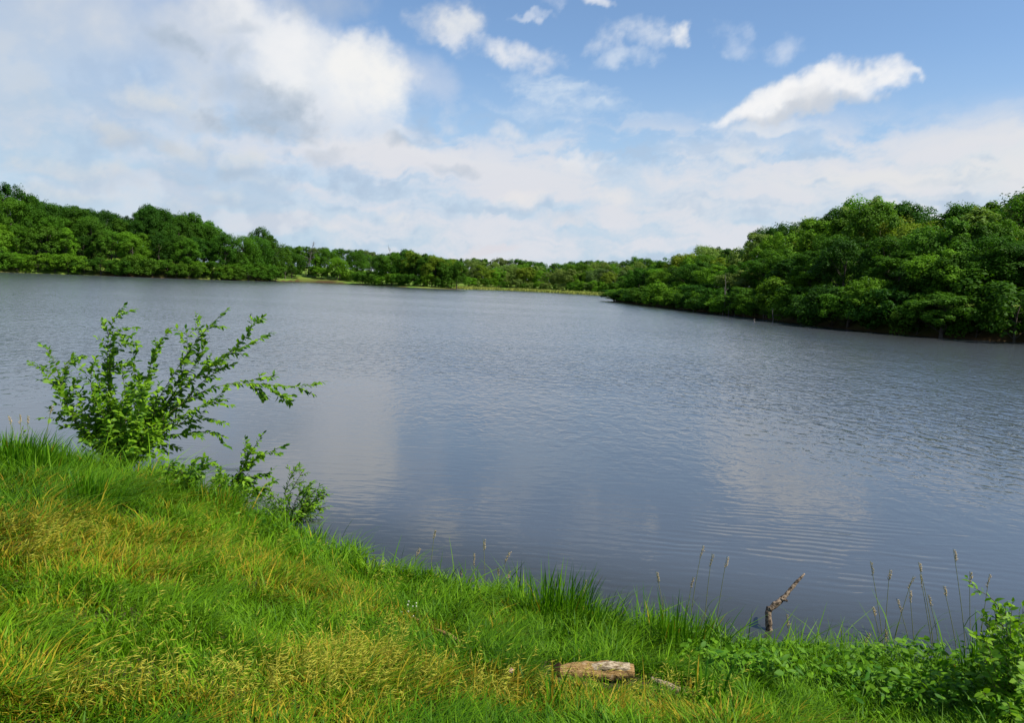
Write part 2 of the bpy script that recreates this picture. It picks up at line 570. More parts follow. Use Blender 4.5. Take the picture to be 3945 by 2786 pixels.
TH, RD = np.meshgrid(th, rad)
gx, gy = RD * np.sin(TH), RD * np.cos(TH)
gsd = lake_sd(gx.ravel(), gy.ravel())
gzz = ground(gx.ravel(), gy.ravel())
idg = np.arange(gx.size).reshape(gx.shape)
idn = np.roll(idg, -1, 1)
qg = np.stack([idg[:-1], idg[1:], idn[1:], idn[:-1]], -1).reshape(-1, 4)
cv = len(gx.ravel())
vg = np.concatenate([np.stack([gx.ravel(), gy.ravel(), gzz], 1), [[0, 0, gz(0, 0.01)]]])
tg = np.stack([np.full(len(th), cv), idg[0], idn[0]], -1)
gme = new_mesh('ground', vg, quads=qg, tris=tg, mat=mg, smooth=True)
rr = np.append(np.hypot(gx, gy).ravel(), 0)
gsd = np.append(gsd, 5)
fattr(gme, 'soil', (rr < 20) * 1.0)
fattr(gme, 'mud', np.where((rr > 30) & (gsd < 3.0), 1.0, 0.0) * sstep(gsd, 3.0, 1.6))
link('ground', gme, kind='structure', label='grassy bank and low hills round the lake')

# ------------------------------------------------------------------ water
mw, g = material('lake_water')
pos = g.n('ShaderNodeNewGeometry').outputs['Position']
px_, py_, pz_ = g.sep(pos)
dist = g.v('LENGTH', g.xyz(px_, py_, 0))
big = g.noise(pos, 0.045, 3, 0.5)
edge = g.m('ADD', g.m('MULTIPLY_ADD', px_, 0.22, dist), g.m('MULTIPLY_ADD', big, 26.0, -13.0))
ruf = g.smooth(edge, 13.0, 34.0)                                    # calm in the lee of the bank, ruffled further out
gust = g.lin(g.noise(g.v('MULTIPLY', pos, (0.02, 0.045, 0)), 1.0, 3, 0.5), 0.3, 0.7, 0.65, 1.2)
amp_r = g.m('MULTIPLY', g.m('MULTIPLY_ADD', ruf, 1.0, 0.05), gust)
tq = g.v('LENGTH', g.v('MULTIPLY', g.v('SUBTRACT', pos, (4.2, 10.4, 0)), (0.26, 0.36, 0)))
brk = g.smooth(g.noise(g.v('MULTIPLY', pos, (0.55, 1.1, 0)), 1.0, 2, 0.5), 0.40, 0.62)
train = g.m('ADD', g.m('MULTIPLY', g.m('MULTIPLY', g.smooth(tq, 1.0, 0.2), brk), 1.5), g.m('MULTIPLY', g.smooth(g.noise(pos, 0.16, 2, 0.5), 0.50, 0.66), g.m('MULTIPLY_ADD', ruf, -0.35, 0.4)))


def wave_h(off):
    p = g.v('ADD', pos, off)
    w1 = g.noise(g.v('MULTIPLY', p, (2.8, 1.8, 1)), 1.0, 2.0, 0.55, 0.4, dim='2D')
    h = g.m('MULTIPLY', w1, g.m('MULTIPLY', amp_r, 0.052))
    w4 = g.noise(g.v('MULTIPLY', p, (0.62, 0.26, 1)), 1.0, 1.0, 0.5, 0.2, dim='2D')
    h = g.m('MULTIPLY_ADD', w4, g.m('MULTIPLY', amp_r, 0.045), h)
    # slow ripple trains running past the bank
    q = g.sep(p)
    ph = g.m('MULTIPLY_ADD', q[1], 31.0, g.m('MULTIPLY', q[0], 5.0))
    wob = g.noise(g.v('MULTIPLY', p, (0.5, 0.9, 1)), 1.0, 2.0, 0.5, 0.0, dim='2D')
    sn = g.m('SINE', g.m('MULTIPLY_ADD', wob, 13.0, ph))
    h = g.m('MULTIPLY_ADD', sn, g.m('MULTIPLY', train, 0.0013), h)
    w3 = g.noise(g.v('MULTIPLY', p, (1.6, 5.2, 1)), 1.0, 2.0, 0.5, 0.5, dim='2D')
    return g.m('MULTIPLY_ADD', w3, 0.0034, h)


EPS = 0.02
h0, hx, hy = wave_h((0, 0, 0)), wave_h((EPS, 0, 0)), wave_h((0, EPS, 0))
nx = g.m('DIVIDE', g.m('SUBTRACT', h0, hx), EPS)
ny = g.m('DIVIDE', g.m('SUBTRACT', h0, hy), EPS)
ny = g.m('SUBTRACT', ny, g.m('MULTIPLY', ruf, 0.046))              # steep faces of the chop look towards the near bank
wn = g.v('NORMALIZE', g.xyz(nx, ny, 1.0))
near_shore = g.attr('near_shore')
wcol = g.mix(near_shore, (0.060, 0.070, 0.082), (0.030, 0.031, 0.026))  # silvery reflection put into the offshore colour; darkened by the bank to weaken shadows
finish(g, principled(g, wcol, g.lin(ruf, 0, 1, 0.05, 0.10), 0.5, wn, IOR=1.333))
wx_ = np.concatenate([np.arange(-420, -20, 20.0), np.arange(-20, 20, 0.5), np.arange(20, 101, 10.0)])
wy_ = np.concatenate([np.arange(-30, 2, 8.0), np.arange(2, 20, 0.5), np.arange(20, 421, 20.0)])
WX, WY = np.meshgrid(wx_, wy_)
iw = np.arange(WX.size).reshape(WX.shape)
qw = np.stack([iw[:-1, :-1], iw[:-1, 1:], iw[1:, 1:], iw[1:, :-1]], -1).reshape(-1, 4)
wme = new_mesh('lake_water', np.stack([WX.ravel(), WY.ravel(), 0 * WX.ravel()], 1), quads=qw, mat=mw, smooth=True)
wsd = lake_sd(WX.ravel(), WY.ravel())
fattr(wme, 'near_shore', sstep(wsd, -3.2, -0.6))
link('lake_water', wme, kind='structure', label='wind-ruffled blue grey lake')
#%%TREES
# ------------------------------------------------------------------ helpers for plants
def tube(points, radii, sides=6, cap=True):
    P = np.asarray(points, float)
    n = len(P)
    r = np.interp(np.linspace(0, 1, n), np.linspace(0, 1, len(radii)), radii)
    T = np.gradient(P, axis=0)
    T /= np.linalg.norm(T, axis=1)[:, None] + 1e-9
    ref = np.array([0.0, 0, 1]) if abs(T[0][2]) < 0.9 else np.array([1.0, 0, 0])
    V = []
    u = np.cross(T[0], ref)
    for i in range(n):
        u = u - T[i] * (u @ T[i])
        u /= np.linalg.norm(u) + 1e-9
        w = np.cross(T[i], u)
        a = np.arange(sides) * 2 * PI / sides
        V.append(P[i] + r[i] * (np.cos(a)[:, None] * u + np.sin(a)[:, None] * w))
    V = np.concatenate(V)
    i0 = np.arange(n - 1)[:, None] * sides + np.arange(sides)[None]
    i1 = np.arange(n - 1)[:, None] * sides + (np.arange(sides)[None] + 1) % sides
    Q = np.stack([i0, i1, i1 + sides, i0 + sides], -1).reshape(-1, 4)
    return V, Q


class Acc:
    """collects pieces of one mesh"""
    def __init__(self):
        self.v, self.q, self.t, self.n = [], [], [], 0

    def add(self, v, q=None, t=None):
        v = np.asarray(v, float)
        if q is not None and len(q):
            self.q.append(np.asarray(q) + self.n)
        if t is not None and len(t):
            self.t.append(np.asarray(t) + self.n)
        self.v.append(v)
        self.n += len(v)

    def mesh(self, name, mat, smooth=True):
        return new_mesh(name, np.concatenate(self.v), np.concatenate(self.q) if self.q else None,
                        np.concatenate(self.t) if self.t else None, mat, smooth)


def bend(p0, p1, n=5, wob=0.1, r=None, sag=0.0):
    r = r or rng
    p0, p1 = np.asarray(p0, float), np.asarray(p1, float)
    t = np.linspace(0, 1, n)[:, None]
    L = np.linalg.norm(p1 - p0)
    P = p0 + (p1 - p0) * t
    o = r.normal(0, wob * L * 0.5, (1, 3))
    P = P + np.sin(t * PI) * o + r.normal(0, wob * L * 0.12, (n, 3)) * np.sin(t * PI)
    P[:, 2] += -sag * L * (t[:, 0] ** 2) + sag * L * t[:, 0]
    return P


def unit(v):
    return v / (np.linalg.norm(v, axis=-1, keepdims=True) + 1e-9)


def cards(pos, nrm, size, ratio=0.62, r=None):
    """leaf-spray faces: a bent diamond for each position"""
    r = r or rng
    n = len(pos)
    nrm = unit(nrm)
    tan = unit(np.cross(nrm, r.normal(0, 1, (n, 3))))
    bit = np.cross(nrm, tan)
    L = size[:, None] * 0.5
    w = L * ratio
    k = r.uniform(-0.25, 0.25, (n, 1)) * L * 2
    a = pos + tan * L
    b = pos + bit * w + nrm * k
    c = pos - tan * L
    d = pos - bit * w + nrm * k
    V = np.stack([a, b, c, d], 1).reshape(-1, 3)
    Q = np.arange(4 * n).reshape(n, 4)
    return V, Q


mb, g = material('bark_grey')
pos = g.n('ShaderNodeTexCoord').outputs['Object']
bn = g.noise(g.v('MULTIPLY', pos, (6, 6, 1.2)), 1.0, 5, 0.6)
finish(g, principled(g, g.mix(bn, (0.03, 0.024, 0.018), (0.13, 0.11, 0.085)), 0.9, 0.15, bump(g, bn, 0.03)))
M_BARK = mb
md, g = material('dead_wood_grey')
pos = g.n('ShaderNodeTexCoord').outputs['Object']
bn = g.noise(g.v('MULTIPLY', pos, (5, 5, 1.0)), 1.0, 4, 0.6)
finish(g, principled(g, g.mix(bn, (0.05, 0.045, 0.04), (0.20, 0.18, 0.15)), 0.9, 0.15))
M_DEAD = md
mc, g = material('tree_leaves')
oi = g.n('ShaderNodeObjectInfo')
tint = g.attr('tint')
base = g.mix(g.m('MULTIPLY', tint, 0.55), oi.outputs['Color'], g.mix(1.0, oi.outputs['Color'], (1.9, 1.65, 1.1), 'MULTIPLY'))
finish(g, leaf_shader(g, base, 0.6, 0.1, 0.32))
M_LEAF = mc


def tree_variant(seed, H, R, base, lobes=9, clumps=12, leaves=90, leaf=0.34, flat=0.98, spread=0.62, droop=0.0, cone=0.0, gap=0.0, trunk_r=0.22):
    r = np.random.default_rng(seed)
    zc = base + (H - base) * 0.52
    rz = (H - base) * 0.5
    lc, lr = [], []
    for i in range(lobes):
        a = 2.4 * i + r.uniform(-.5, .5)
        zf = -0.75 + 1.6 * (i + 0.5) / lobes + r.uniform(-.12, .12)
        rad = spread * math.sqrt(max(0.05, 1 - (zf * 0.9) ** 2)) * r.uniform(0.75, 1.1)
        if cone:
            rad = spread * (0.95 - cone * (zf + 0.8) * 0.5)
        lc.append((R * rad * math.cos(a), R * rad * math.sin(a), zc + rz * zf * 0.78))
        lr.append(R * r.uniform(0.34, 0.50) * (1 - cone * 0.35 * (zf + 1)))
    lc.append((r.uniform(-.15, .15) * R, r.uniform(-.15, .15) * R, H - R * 0.36 * (1 - cone * .5)))
    lr.append(R * 0.38 * (1 - cone * .5))
    lc, lr = np.array(lc), np.array(lr)
    P, N, T = [], [], []
    ctr = np.array([0, 0, zc])
    for c, rr_ in zip(lc, lr):
        k = clumps
        d = unit(r.normal(0, 1, (k, 3)) + unit(c - ctr) * 0.5 + np.array([0, 0, 0.35]))
        cc_ = c + d * rr_ * r.uniform(0.65, 1.05, (k, 1))
        for q in cc_:
            if r.random() < gap:
                continue
            cr = rr_ * r.uniform(0.34, 0.58)
            m_ = int(leaves * r.uniform(0.6, 1.3))
            dd = unit(r.normal(0, 1, (m_, 3)) + np.array([0, 0, 0.15]))
            rad = cr * r.uniform(0.25, 1.0, (m_, 1)) ** 0.5
            o = dd * rad * np.array([1, 1, flat])
            if droop:
                o[:, 2] -= droop * (np.hypot(o[:, 0], o[:, 1]) ** 1.4)
            P.append(q + o)
            N.append(dd * 0.8 + unit(q - c) * 0.35 + np.array([0, 0, 0.45]) + r.normal(0, .45, (m_, 3)))
            T.append(np.full(m_, r.uniform(0, .55)) + r.uniform(0, .45, m_))
    P, N, T = np.concatenate(P), np.concatenate(N), np.concatenate(T)
    keep = P[:, 2] > 0.05
    P, N, T = P[keep], N[keep], T[keep]
    V, Q = cards(P, N, leaf * r.uniform(0.65, 1.35, len(P)), 0.62, r)
    cm = new_mesh('crown', V, quads=Q, mat=M_LEAF)
    fattr(cm, 'tint', np.repeat(T, 4))
    A = Acc()
    top = np.array([r.uniform(-.1, .1) * R, r.uniform(-.1, .1) * R, zc + rz * 0.55])
    tp = bend((0, 0, -0.4), top, 7, 0.05, r)
    A.add(*tube(tp, [trunk_r * 1.35, trunk_r, trunk_r * .7, trunk_r * .3], 7))
    for c in lc[:-1]:
        t = min(0.9, max(0.25, (c[2] - rz * 0.45) / top[2]))
        k = tp[int(t * 6)]
        A.add(*tube(bend(k, c, 5, 0.12, r), [trunk_r * .45, trunk_r * .12], 5))
    return cm, A.mesh('trunk', M_BARK), H, R


VAR = {
    'round': [tree_variant(1, 14, 5.2, 1.2, 10, 13, 85), tree_variant(2, 13, 5.6, 1.0, 11, 12, 85, spread=.68), tree_variant(3, 15, 5.0, 1.4, 11, 12, 85)],
    'oval': [tree_variant(4, 16, 4.0, 1.8, 12, 11, 85, spread=.55), tree_variant(5, 15, 3.8, 1.5, 12, 11, 80, spread=.55)],
    'open': [tree_variant(6, 14, 5.4, 3.0, 9, 11, 70, spread=.75, gap=.28), tree_variant(7, 15, 5.2, 3.6, 9, 10, 70, spread=.8, gap=.3)],
    'layered': [tree_variant(8, 11, 5.0, 1.2, 9, 12, 90, flat=.8, spread=.70), tree_variant(9, 10, 4.6, 0.9, 9, 12, 90, flat=.8, spread=.68)],
    'shrub': [tree_variant(10, 4.6, 2.9, 0.15, 8, 9, 75, .27, spread=.7, trunk_r=.06), tree_variant(11, 4.2, 3.3, 0.1, 8, 9, 75, .27, spread=.75, trunk_r=.06),
              tree_variant(12, 5.0, 2.6, 0.15, 8, 9, 75, .27, spread=.66, trunk_r=.06)],
    'cone': [tree_variant(13, 8.5, 2.3, 0.3, 10, 9, 80, .27, flat=.5, spread=.6, cone=.8, droop=.1, trunk_r=.1)],
}
ONE = 'first second third fourth fifth sixth seventh eighth ninth tenth eleventh twelfth thirteenth fourteenth fifteenth sixteenth seventeenth eighteenth nineteenth twentieth'.split()
TEN = {2: 'twenty', 3: 'thirty', 4: 'forty', 5: 'fifty', 6: 'sixty'}


def ordinal(i):
    i += 1
    if i <= 20:
        return ONE[i - 1]
    if i % 10 == 0:
        return TEN[i // 10].replace('ty', 'tieth')
    return TEN[i // 10] + '-' + ONE[i % 10 - 1]


GREENS = {'dark': (0.022, 0.070, 0.006), 'deep green': (0.036, 0.100, 0.007), 'mid green': (0.052, 0.130, 0.009), 'fresh green': (0.080, 0.180, 0.010),
          'yellow green': (0.120, 0.185, 0.014), 'pale green': (0.120, 0.185, 0.040), 'grey green': (0.075, 0.120, 0.035)}
SHAPE_WORD = {'round': 'round-crowned', 'oval': 'tall oval', 'open': 'open-crowned', 'layered': 'broad spreading', 'shrub': 'rounded green', 'cone': 'narrow pointed'}
forest = []


def plant(x, y, kind, top, colour, row, wide=1.0, vi=None):
    vs = VAR[kind]
    cm, tm, H, R = vs[(vi if vi is not None else int(rng.integers(0, len(vs))))]
    z = gz(x, y)
    h = max(top - z, 2.0)
    s = h / H
    sw = s * wide
    if kind != 'shrub':
        sw = min(max(sw, 3.6 / R), 6.4 / R)
    forest.append(dict(x=x, y=y, z=z - 0.1, s=s, sw=sw, cm=cm, tm=tm, kind=kind, colour=colour, row=row, rot=float(rng.uniform(0, 2 * PI))))


SKYL = np.array([(0, 405), (25, 425), (80, 440), (110, 462), (150, 460), (190, 470), (240, 470), (290, 486), (312, 466), (345, 464), (385, 486), (430, 480),
                 (500, 510), (540, 524), (580, 514), (610, 530), (628, 552), (660, 553), (690, 552), (740, 556), (800, 560), (880, 568), (920, 562), (960, 574),
                 (1000, 582), (1050, 578), (1150, 581), (1250, 590), (1330, 582), (1400, 588), (1440, 574), (1500, 566), (1580, 554), (1660, 560),
                 (1700, 540), (1722, 514), (1790, 496), (1840, 500), (1862, 480), (1900, 464), (1945, 447), (2000, 446), (2050, 466), (2085, 488), (2150, 466),
                 (2200, 456), (2250, 464), (2282, 440), (2400, 420)], float)


def sky_top(x, y, drop=0.0):
    """height that brings a tree at x, y up to the wood's outline (less drop metres)"""
    z = 8.0
    for _ in range(3):
        u, v, zf = project((x, y, z))
        vt = np.interp(u / 1.718, SKYL[:, 0], SKYL[:, 1]) * 1.718
        z += (v - vt) * zf / FPX
    return z - drop


def along(pts, s):
    P = np.array(pts, float)
    seg = np.linalg.norm(np.diff(P, axis=0), axis=1)
    cum = np.concatenate([[0], np.cumsum(seg)])
    s = min(max(s, 0), cum[-1] - 1e-6)
    i = int(np.searchsorted(cum, s, 'right') - 1)
    t = (s - cum[i]) / seg[i]
    d = (P[i + 1] - P[i]) / seg[i]
    return P[i] + d * t * seg[i], np.array([-d[1], d[0]]), cum[-1]


def row_of(pts, inland, step, jit, kinds, colours, row, frac, hmin, hmax, wide=1.0, side=1, start=0.0, fixed=None):
    L = along(pts, 0)[2]
    s = start
    while s < L:
        p, n, _ = along(pts, s)
        if fixed is not None:
            n = np.array(fixed, float)
        q = p + side * n * (inland + rng.uniform(-jit, jit)) + rng.uniform(-jit, jit, 2) * 0.3
        s += step * rng.uniform(0.75, 1.25)
        if lake_sd(q[:1], q[1:])[0] < 0.2:
            continue
        u, v, zf = project((q[0], q[1], 5.0))
        if u < -170 or u > 4110:
            continue
        z = gz(*q)
        top = sky_top(q[0], q[1])
        h = top - z
        if frac >= 1.0:
            h = h * rng.uniform(0.94, 1.02)
        else:
            h = h * (frac + rng.uniform(-0.1, 0.1))
        h = min(max(h, hmin), hmax)
        k = kinds[int(rng.integers(0, len(kinds)))]
        c = colours[int(rng.integers(0, len(colours)))]
        plant(q[0], q[1], k, z + h, c, row, wide)


# right shore (from the tip towards the viewer): inland is to the right
RS = [(26, 206), (25, 203), (28.5, 172), (30.8, 152), (32.5, 127), (35.2, 104), (36.8, 85), (41.2, 75.5), (48, 71.5), (62, 63)]
row_of(RS, 24, 6.0, 2.5, ['round', 'round', 'open', 'oval'], ['dark', 'deep green', 'mid green', 'pale green'], 'right skyline', 1.0, 8, 19, 1.05)
row_of(RS, 14, 6.0, 2.0, ['round', 'oval', 'round', 'layered'], ['deep green', 'mid green', 'fresh green', 'yellow green', 'pale green'], 'right middle', 0.86, 6, 16, 1.05)
row_of(RS, 6.5, 5.2, 1.6, ['round', 'oval', 'round', 'layered'], ['dark', 'deep green', 'mid green', 'fresh green', 'deep green'], 'right front', 0.62, 5, 12, 1.0)
row_of(RS, 1.0, 3.5, 0.4, ['shrub', 'shrub', 'layered'], ['mid green', 'deep green', 'fresh green', 'dark', 'mid green'], 'right waterside', 0.32, 3.0, 5.4, 1.35)
# left shore (seen end to end): inland is to the far left
LS = [(-250, 212), (-215, 226), (-185, 243), (-165, 268), (-140, 284), (-122, 296), (-107, 314), (-101, 336)]
row_of(LS, 46, 5.5, 3, ['round', 'round', 'round', 'oval'], ['dark', 'deep green', 'dark', 'mid green'], 'left skyline', 1.0, 9, 26, 1.15)
row_of(LS, 27, 5.6, 2.5, ['round', 'round', 'oval'], ['dark', 'deep green', 'mid green', 'deep green'], 'left middle', 0.84, 8, 22, 1.15)
row_of(LS, 12, 5.6, 2.0, ['round', 'oval', 'layered', 'round'], ['deep green', 'mid green', 'fresh green', 'mid green', 'dark'], 'left front', 0.6, 7, 13, 1.15)
row_of(LS, 1.6, 4.6, 0.6, ['shrub', 'shrub', 'layered'], ['fresh green', 'mid green', 'deep green', 'mid green'], 'left waterside', 0.3, 3.4, 6.5, 1.35)
# far shore across the end of the lake
FS = [(-118, 372), (-77, 358), (-59, 346), (-46, 334), (-26, 326)]
FB = [(-24, 372), (-5, 392), (19, 374), (44, 340), (62, 316)]
FALL = [(-135, 398), (-77, 392), (-30, 388), (0, 392), (30, 388), (84, 380)]
row_of(FALL, 62, 4.6, 5, ['round', 'oval', 'round'], ['deep green', 'mid green', 'grey green'], 'far skyline', 1.0, 8, 16, 1.2, fixed=(0, 1))
row_of(FALL[1:], 36, 6.0, 5, ['round', 'round', 'open'], ['mid green', 'fresh green', 'pale green'], 'far middle', 0.84, 6, 14, 1.15, fixed=(0, 1))
row_of(FB, 14, 5.0, 3, ['round', 'round', 'layered', 'oval'], ['pale green', 'fresh green', 'yellow green', 'pale green', 'grey green'], 'bay front', 0.66, 5, 11, 1.15, fixed=(.25, 1))
row_of(FB, 5.5, 5.0, 1.5, ['shrub', 'shrub', 'layered'], ['pale green', 'fresh green', 'mid green'], 'bay scrub', 0.3, 2.5, 5.0, 1.2, fixed=(.2, 1))
row_of([(-46, 334), (-26, 326), (-22, 345)], 5, 4.5, 2, ['round', 'oval', 'layered'], ['mid green', 'deep green', 'yellow green'], 'spit', 0.98, 7, 14, 1.1)
row_of([(-70, 350), (-46, 334), (-26, 326)], -1, 4.0, 1, ['shrub'], ['mid green', 'fresh green', 'deep green'], 'spit scrub', 0.35, 2.5, 5.0, 1.2)
row_of([(-110, 380), (-80, 372), (-60, 362)], 14, 9.0, 5, ['oval', 'round', 'cone'], ['mid green', 'deep green', 'fresh green'], 'meadow', 0.72, 5, 10, 0.9)

def plant_at(dx, dist, kind, colour, row, frac=1.0, wide=1.1, vi=None):
    d = ray(dx * 1.718, 1000)
    k = dist / math.hypot(d[0], d[1])
    x, y = d[0] * k, d[1] * k
    need = {'skyline': 30, 'middle': 17, 'front': 5}.get(row.split()[-1], 3)
    while lake_sd(np.array([x]), np.array([y]))[0] < need and k < 600:
        k += 1.5
        x, y = d[0] * k, d[1] * k
    z = gz(x, y)
    plant(x, y, kind, z + (sky_top(x, y) - z) * frac, colour, row, wide, vi)


for dx, dist, kind, colour, fr in ((-30, 292, 'round', 'deep green', 1.0), (14, 300, 'round', 'dark', 1.0), (48, 296, 'oval', 'mid green', .98), (76, 306, 'open', 'dark', 1.0), (100, 300, 'round', 'deep green', .95),
                                   (132, 308, 'round', 'dark', 1.0), (170, 312, 'round', 'deep green', 1.0), (335, 325, 'round', 'dark', 1.03), (362, 328, 'round', 'dark', 1.0), (432, 330, 'round', 'deep green', 1.02),
                                   (470, 332, 'round', 'mid green', 1.0), (582, 338, 'round', 'deep green', 1.03), (604, 336, 'oval', 'deep green', .98)):
    plant_at(dx, dist, kind, colour, 'left skyline', fr, 1.2)
for dx, dist, kind, colour, fr in ((25, 278, 'round', 'mid green', .85), (70, 282, 'round', 'deep green', .82), (120, 288, 'round', 'mid green', .8), (205, 296, 'round', 'deep green', .85)):
    plant_at(dx, dist, kind, colour, 'left middle', fr, 1.2)
for dx, dist, kind, colour, fr in ((1720, 128, 'round', 'deep green', 1.0), (1905, 112, 'open', 'mid green', 1.0), (1945, 110, 'round', 'fresh green', 1.02), (2028, 108, 'open', 'dark', 1.03),
                                   (2165, 104, 'open', 'deep green', 1.0), (2215, 103, 'round', 'yellow green', .97), (2292, 100, 'open', 'dark', 1.03)):
    plant_at(dx, dist, kind, colour, 'right skyline', fr, 1.05)
for dx, dist, kind, colour, fr in ((1790, 108, 'round', 'pale green', .72), (1990, 96, 'round', 'yellow green', .8), (2080, 97, 'round', 'mid green', .85), (2190, 92, 'layered', 'yellow green', .78), (1870, 102, 'round', 'fresh green', .75)):
    plant_at(dx, dist, kind, colour, 'right middle', fr, 1.05)
for dx, dist, kind, colour, fr in ((505, 322, 'round', 'deep green', .9), (545, 330, 'round', 'mid green', .92), (575, 336, 'round', 'deep green', .85), (612, 343, 'round', 'deep green', .92), (640, 348, 'oval', 'mid green', .95),
                                   (655, 352, 'round', 'deep green', .8), (300, 318, 'round', 'fresh green', .55), (420, 318, 'round', 'mid green', .6), (620, 344, 'layered', 'fresh green', .5)):
    plant_at(dx, dist, kind, colour, 'left front', fr, 1.2)
for dx, dist, kind, colour, fr in ((852, 352, 'round', 'deep green', .92), (880, 350, 'round', 'mid green', 1.0), (905, 348, 'round', 'deep green', 1.05), (932, 346, 'round', 'yellow green', 1.0), (958, 342, 'round', 'mid green', .98),
                                   (985, 338, 'oval', 'fresh green', .9), (1004, 335, 'round', 'mid green', .75)):
    plant_at(dx, dist, kind, colour, 'spit', fr, 1.15)
for dx, dist, kind, colour, fr in ((672, 420, 'oval', 'mid green', 1.0), (708, 398, 'cone', 'fresh green', .75), (735, 405, 'round', 'mid green', .9), (757, 392, 'round', 'fresh green', .7), (800, 410, 'round', 'deep green', .95), (832, 396, 'open', 'mid green', .85)):
    plant_at(dx, dist, kind, colour, 'meadow', fr, 1.1)
plant_at(1672, 104, 'layered', 'pale green', 'right front', .52, 1.1)
plant_at(1850, 86, 'oval', 'fresh green', 'right front', .5, 1.0)
for dx, dist, kind, colour, fr in ((2205, 84, 'round', 'deep green', .55), (2240, 86, 'round', 'mid green', .6), (2275, 84, 'oval', 'deep green', .6), (2305, 83, 'round', 'dark', .62), (2150, 84, 'round', 'deep green', .5)):
    plant_at(dx, dist, kind, colour, 'right front', fr, 1.15)
row_of(FALL[1:], 50, 7.0, 3, ['shrub'], ['mid green', 'deep green'], 'far scrub', .45, 4.0, 6.5, 1.5, fixed=(0, 1))
row_of([(-122, 386), (-96, 380), (-78, 372), (-56, 352)], 4, 7.0, 3, ['shrub'], ['mid green', 'fresh green', 'deep green'], 'meadow scrub', .4, 2.5, 5.0, 1.3)

ROWTXT = {'right skyline': ('on the right shore skyline', 'from the promontory tip'),
          'right middle': ('in the right wood, just below its skyline', 'from the promontory tip'),
          'right front': ('low in the right shore wood', 'from the promontory tip'),
          'right waterside': ('overhanging the right shore waterline', 'from the promontory tip'),
          'left skyline': ('on the left shore skyline', 'from the left frame edge'),
          'left middle': ('just below the left shore skyline', 'from the left frame edge'),
          'left front': ('low in the left shore wood', 'from the left frame edge'),
          'left waterside': ('at the left shore waterline', 'from the left frame edge'),
          'far skyline': ('on the hilltop line beyond the lake', 'from the left'),
          'far middle': ('on the slope across the far end', 'from the left'),
          'far scrub': ('under the hilltop trees beyond the lake', 'from the left'),
          'bay front': ('behind the pale reed strip', 'from the left'),
          'bay scrub': ('at the back edge of the reed strip', 'from the left'),
          'spit': ('on the wooded spit before the reeds', 'from the left'),
          'spit scrub': ('at the waterline of the far meadow', 'from the left'),
          'meadow': ('in the far hillside meadow', 'from the left'),
          'meadow scrub': ('in the grass of the far meadow', 'from the left')}
for f in forest:
    f['u'] = project((f['x'], f['y'], f['z'] + 3))[0]
for row in ROWTXT:
    mem = sorted([f for f in forest if f['row'] == row], key=lambda f: f['u'])
    print('ROW', row, len(mem))
    for i, f in enumerate(mem):
        where, fro = ROWTXT[row]
        noun = 'bush' if f['kind'] == 'shrub' else 'tree'
        f['label'] = f"{SHAPE_WORD[f['kind']]} {noun}, {ordinal(i)} {fro} {where}"
        f['nm'] = 'shore_bush' if noun == 'bush' else 'broadleaf_tree'
        f['cat'] = noun


def put_tree(f):
    e = bpy.data.objects.new(f['nm'], None)
    COL.objects.link(e)
    e.location = (f['x'], f['y'], f['z'])
    e.rotation_euler = (0, 0, f['rot'])
    e.scale = (f['sw'], f['sw'], f['s'])
    e.empty_display_size = 0.5
    e['label'], e['category'], e['group'] = f['label'], f['cat'], {'r': 'trees along the right shore', 'l': 'trees along the left shore'}.get(f['row'][0] if f['row'].split()[0] in ('right', 'left') else '', 'trees across the far end of the lake')
    c = link('crown', f['cm'], e)
    b = np.array(GREENS[f['colour']]) * rng.uniform(0.85, 1.15) * rng.uniform(0.93, 1.07, 3)
    c.color = (*b, 1)
    link('trunk', f['tm'], e)
    return e


for f in forest:
    put_tree(f)
print('TREES', len(forest))
#%%NEAR
# ------------------------------------------------------------------ reeds and dead wood on the far shores
mr, g = material('reed_straw')
tn = g.attr('tint')
finish(g, leaf_shader(g, g.mix(tn, (0.18, 0.25, 0.04), (0.38, 0.38, 0.09)), 0.7, 0.1, 0.25, (1.1, 1.1, .8)))
n = 9000
pts = [(-22, 342), (-20, 360), (-5, 378), (19, 358), (38, 322), (44, 312)]
Lr = along(pts, 0)[2]
rp = np.array([along(pts, s)[0] + along(pts, s)[1] * w for s, w in zip(rng.uniform(0, Lr, n), rng.uniform(-0.8, 5.5, n))])
rz_ = np.maximum(ground(rp[:, 0], rp[:, 1]), -0.1)
hh = rng.uniform(0.5, 1.2, n)
wv = rng.uniform(0.12, 0.25, n)
an = rng.uniform(0, PI, n)
dxy = np.stack([np.cos(an), np.sin(an), 0 * an], 1) * wv[:, None]
b0 = np.stack([rp[:, 0], rp[:, 1], rz_ - 0.05], 1)
ln = rng.normal(0, .25, (n, 3)) * [1, 1, 0]
tp_ = b0 + np.stack([0 * hh, 0 * hh, hh], 1) + ln
V = np.stack([b0 - dxy, b0 + dxy, tp_ + dxy * .15, tp_ - dxy * .15], 1).reshape(-1, 3)
me = new_mesh('reeds', V, quads=np.arange(4 * n).reshape(n, 4), mat=mr)
fattr(me, 'tint', np.repeat(rng.uniform(0, 1, n), 4))
link('reeds', me, kind='stuff', label='pale yellow reeds fringing the bay at the far end', category='reeds')

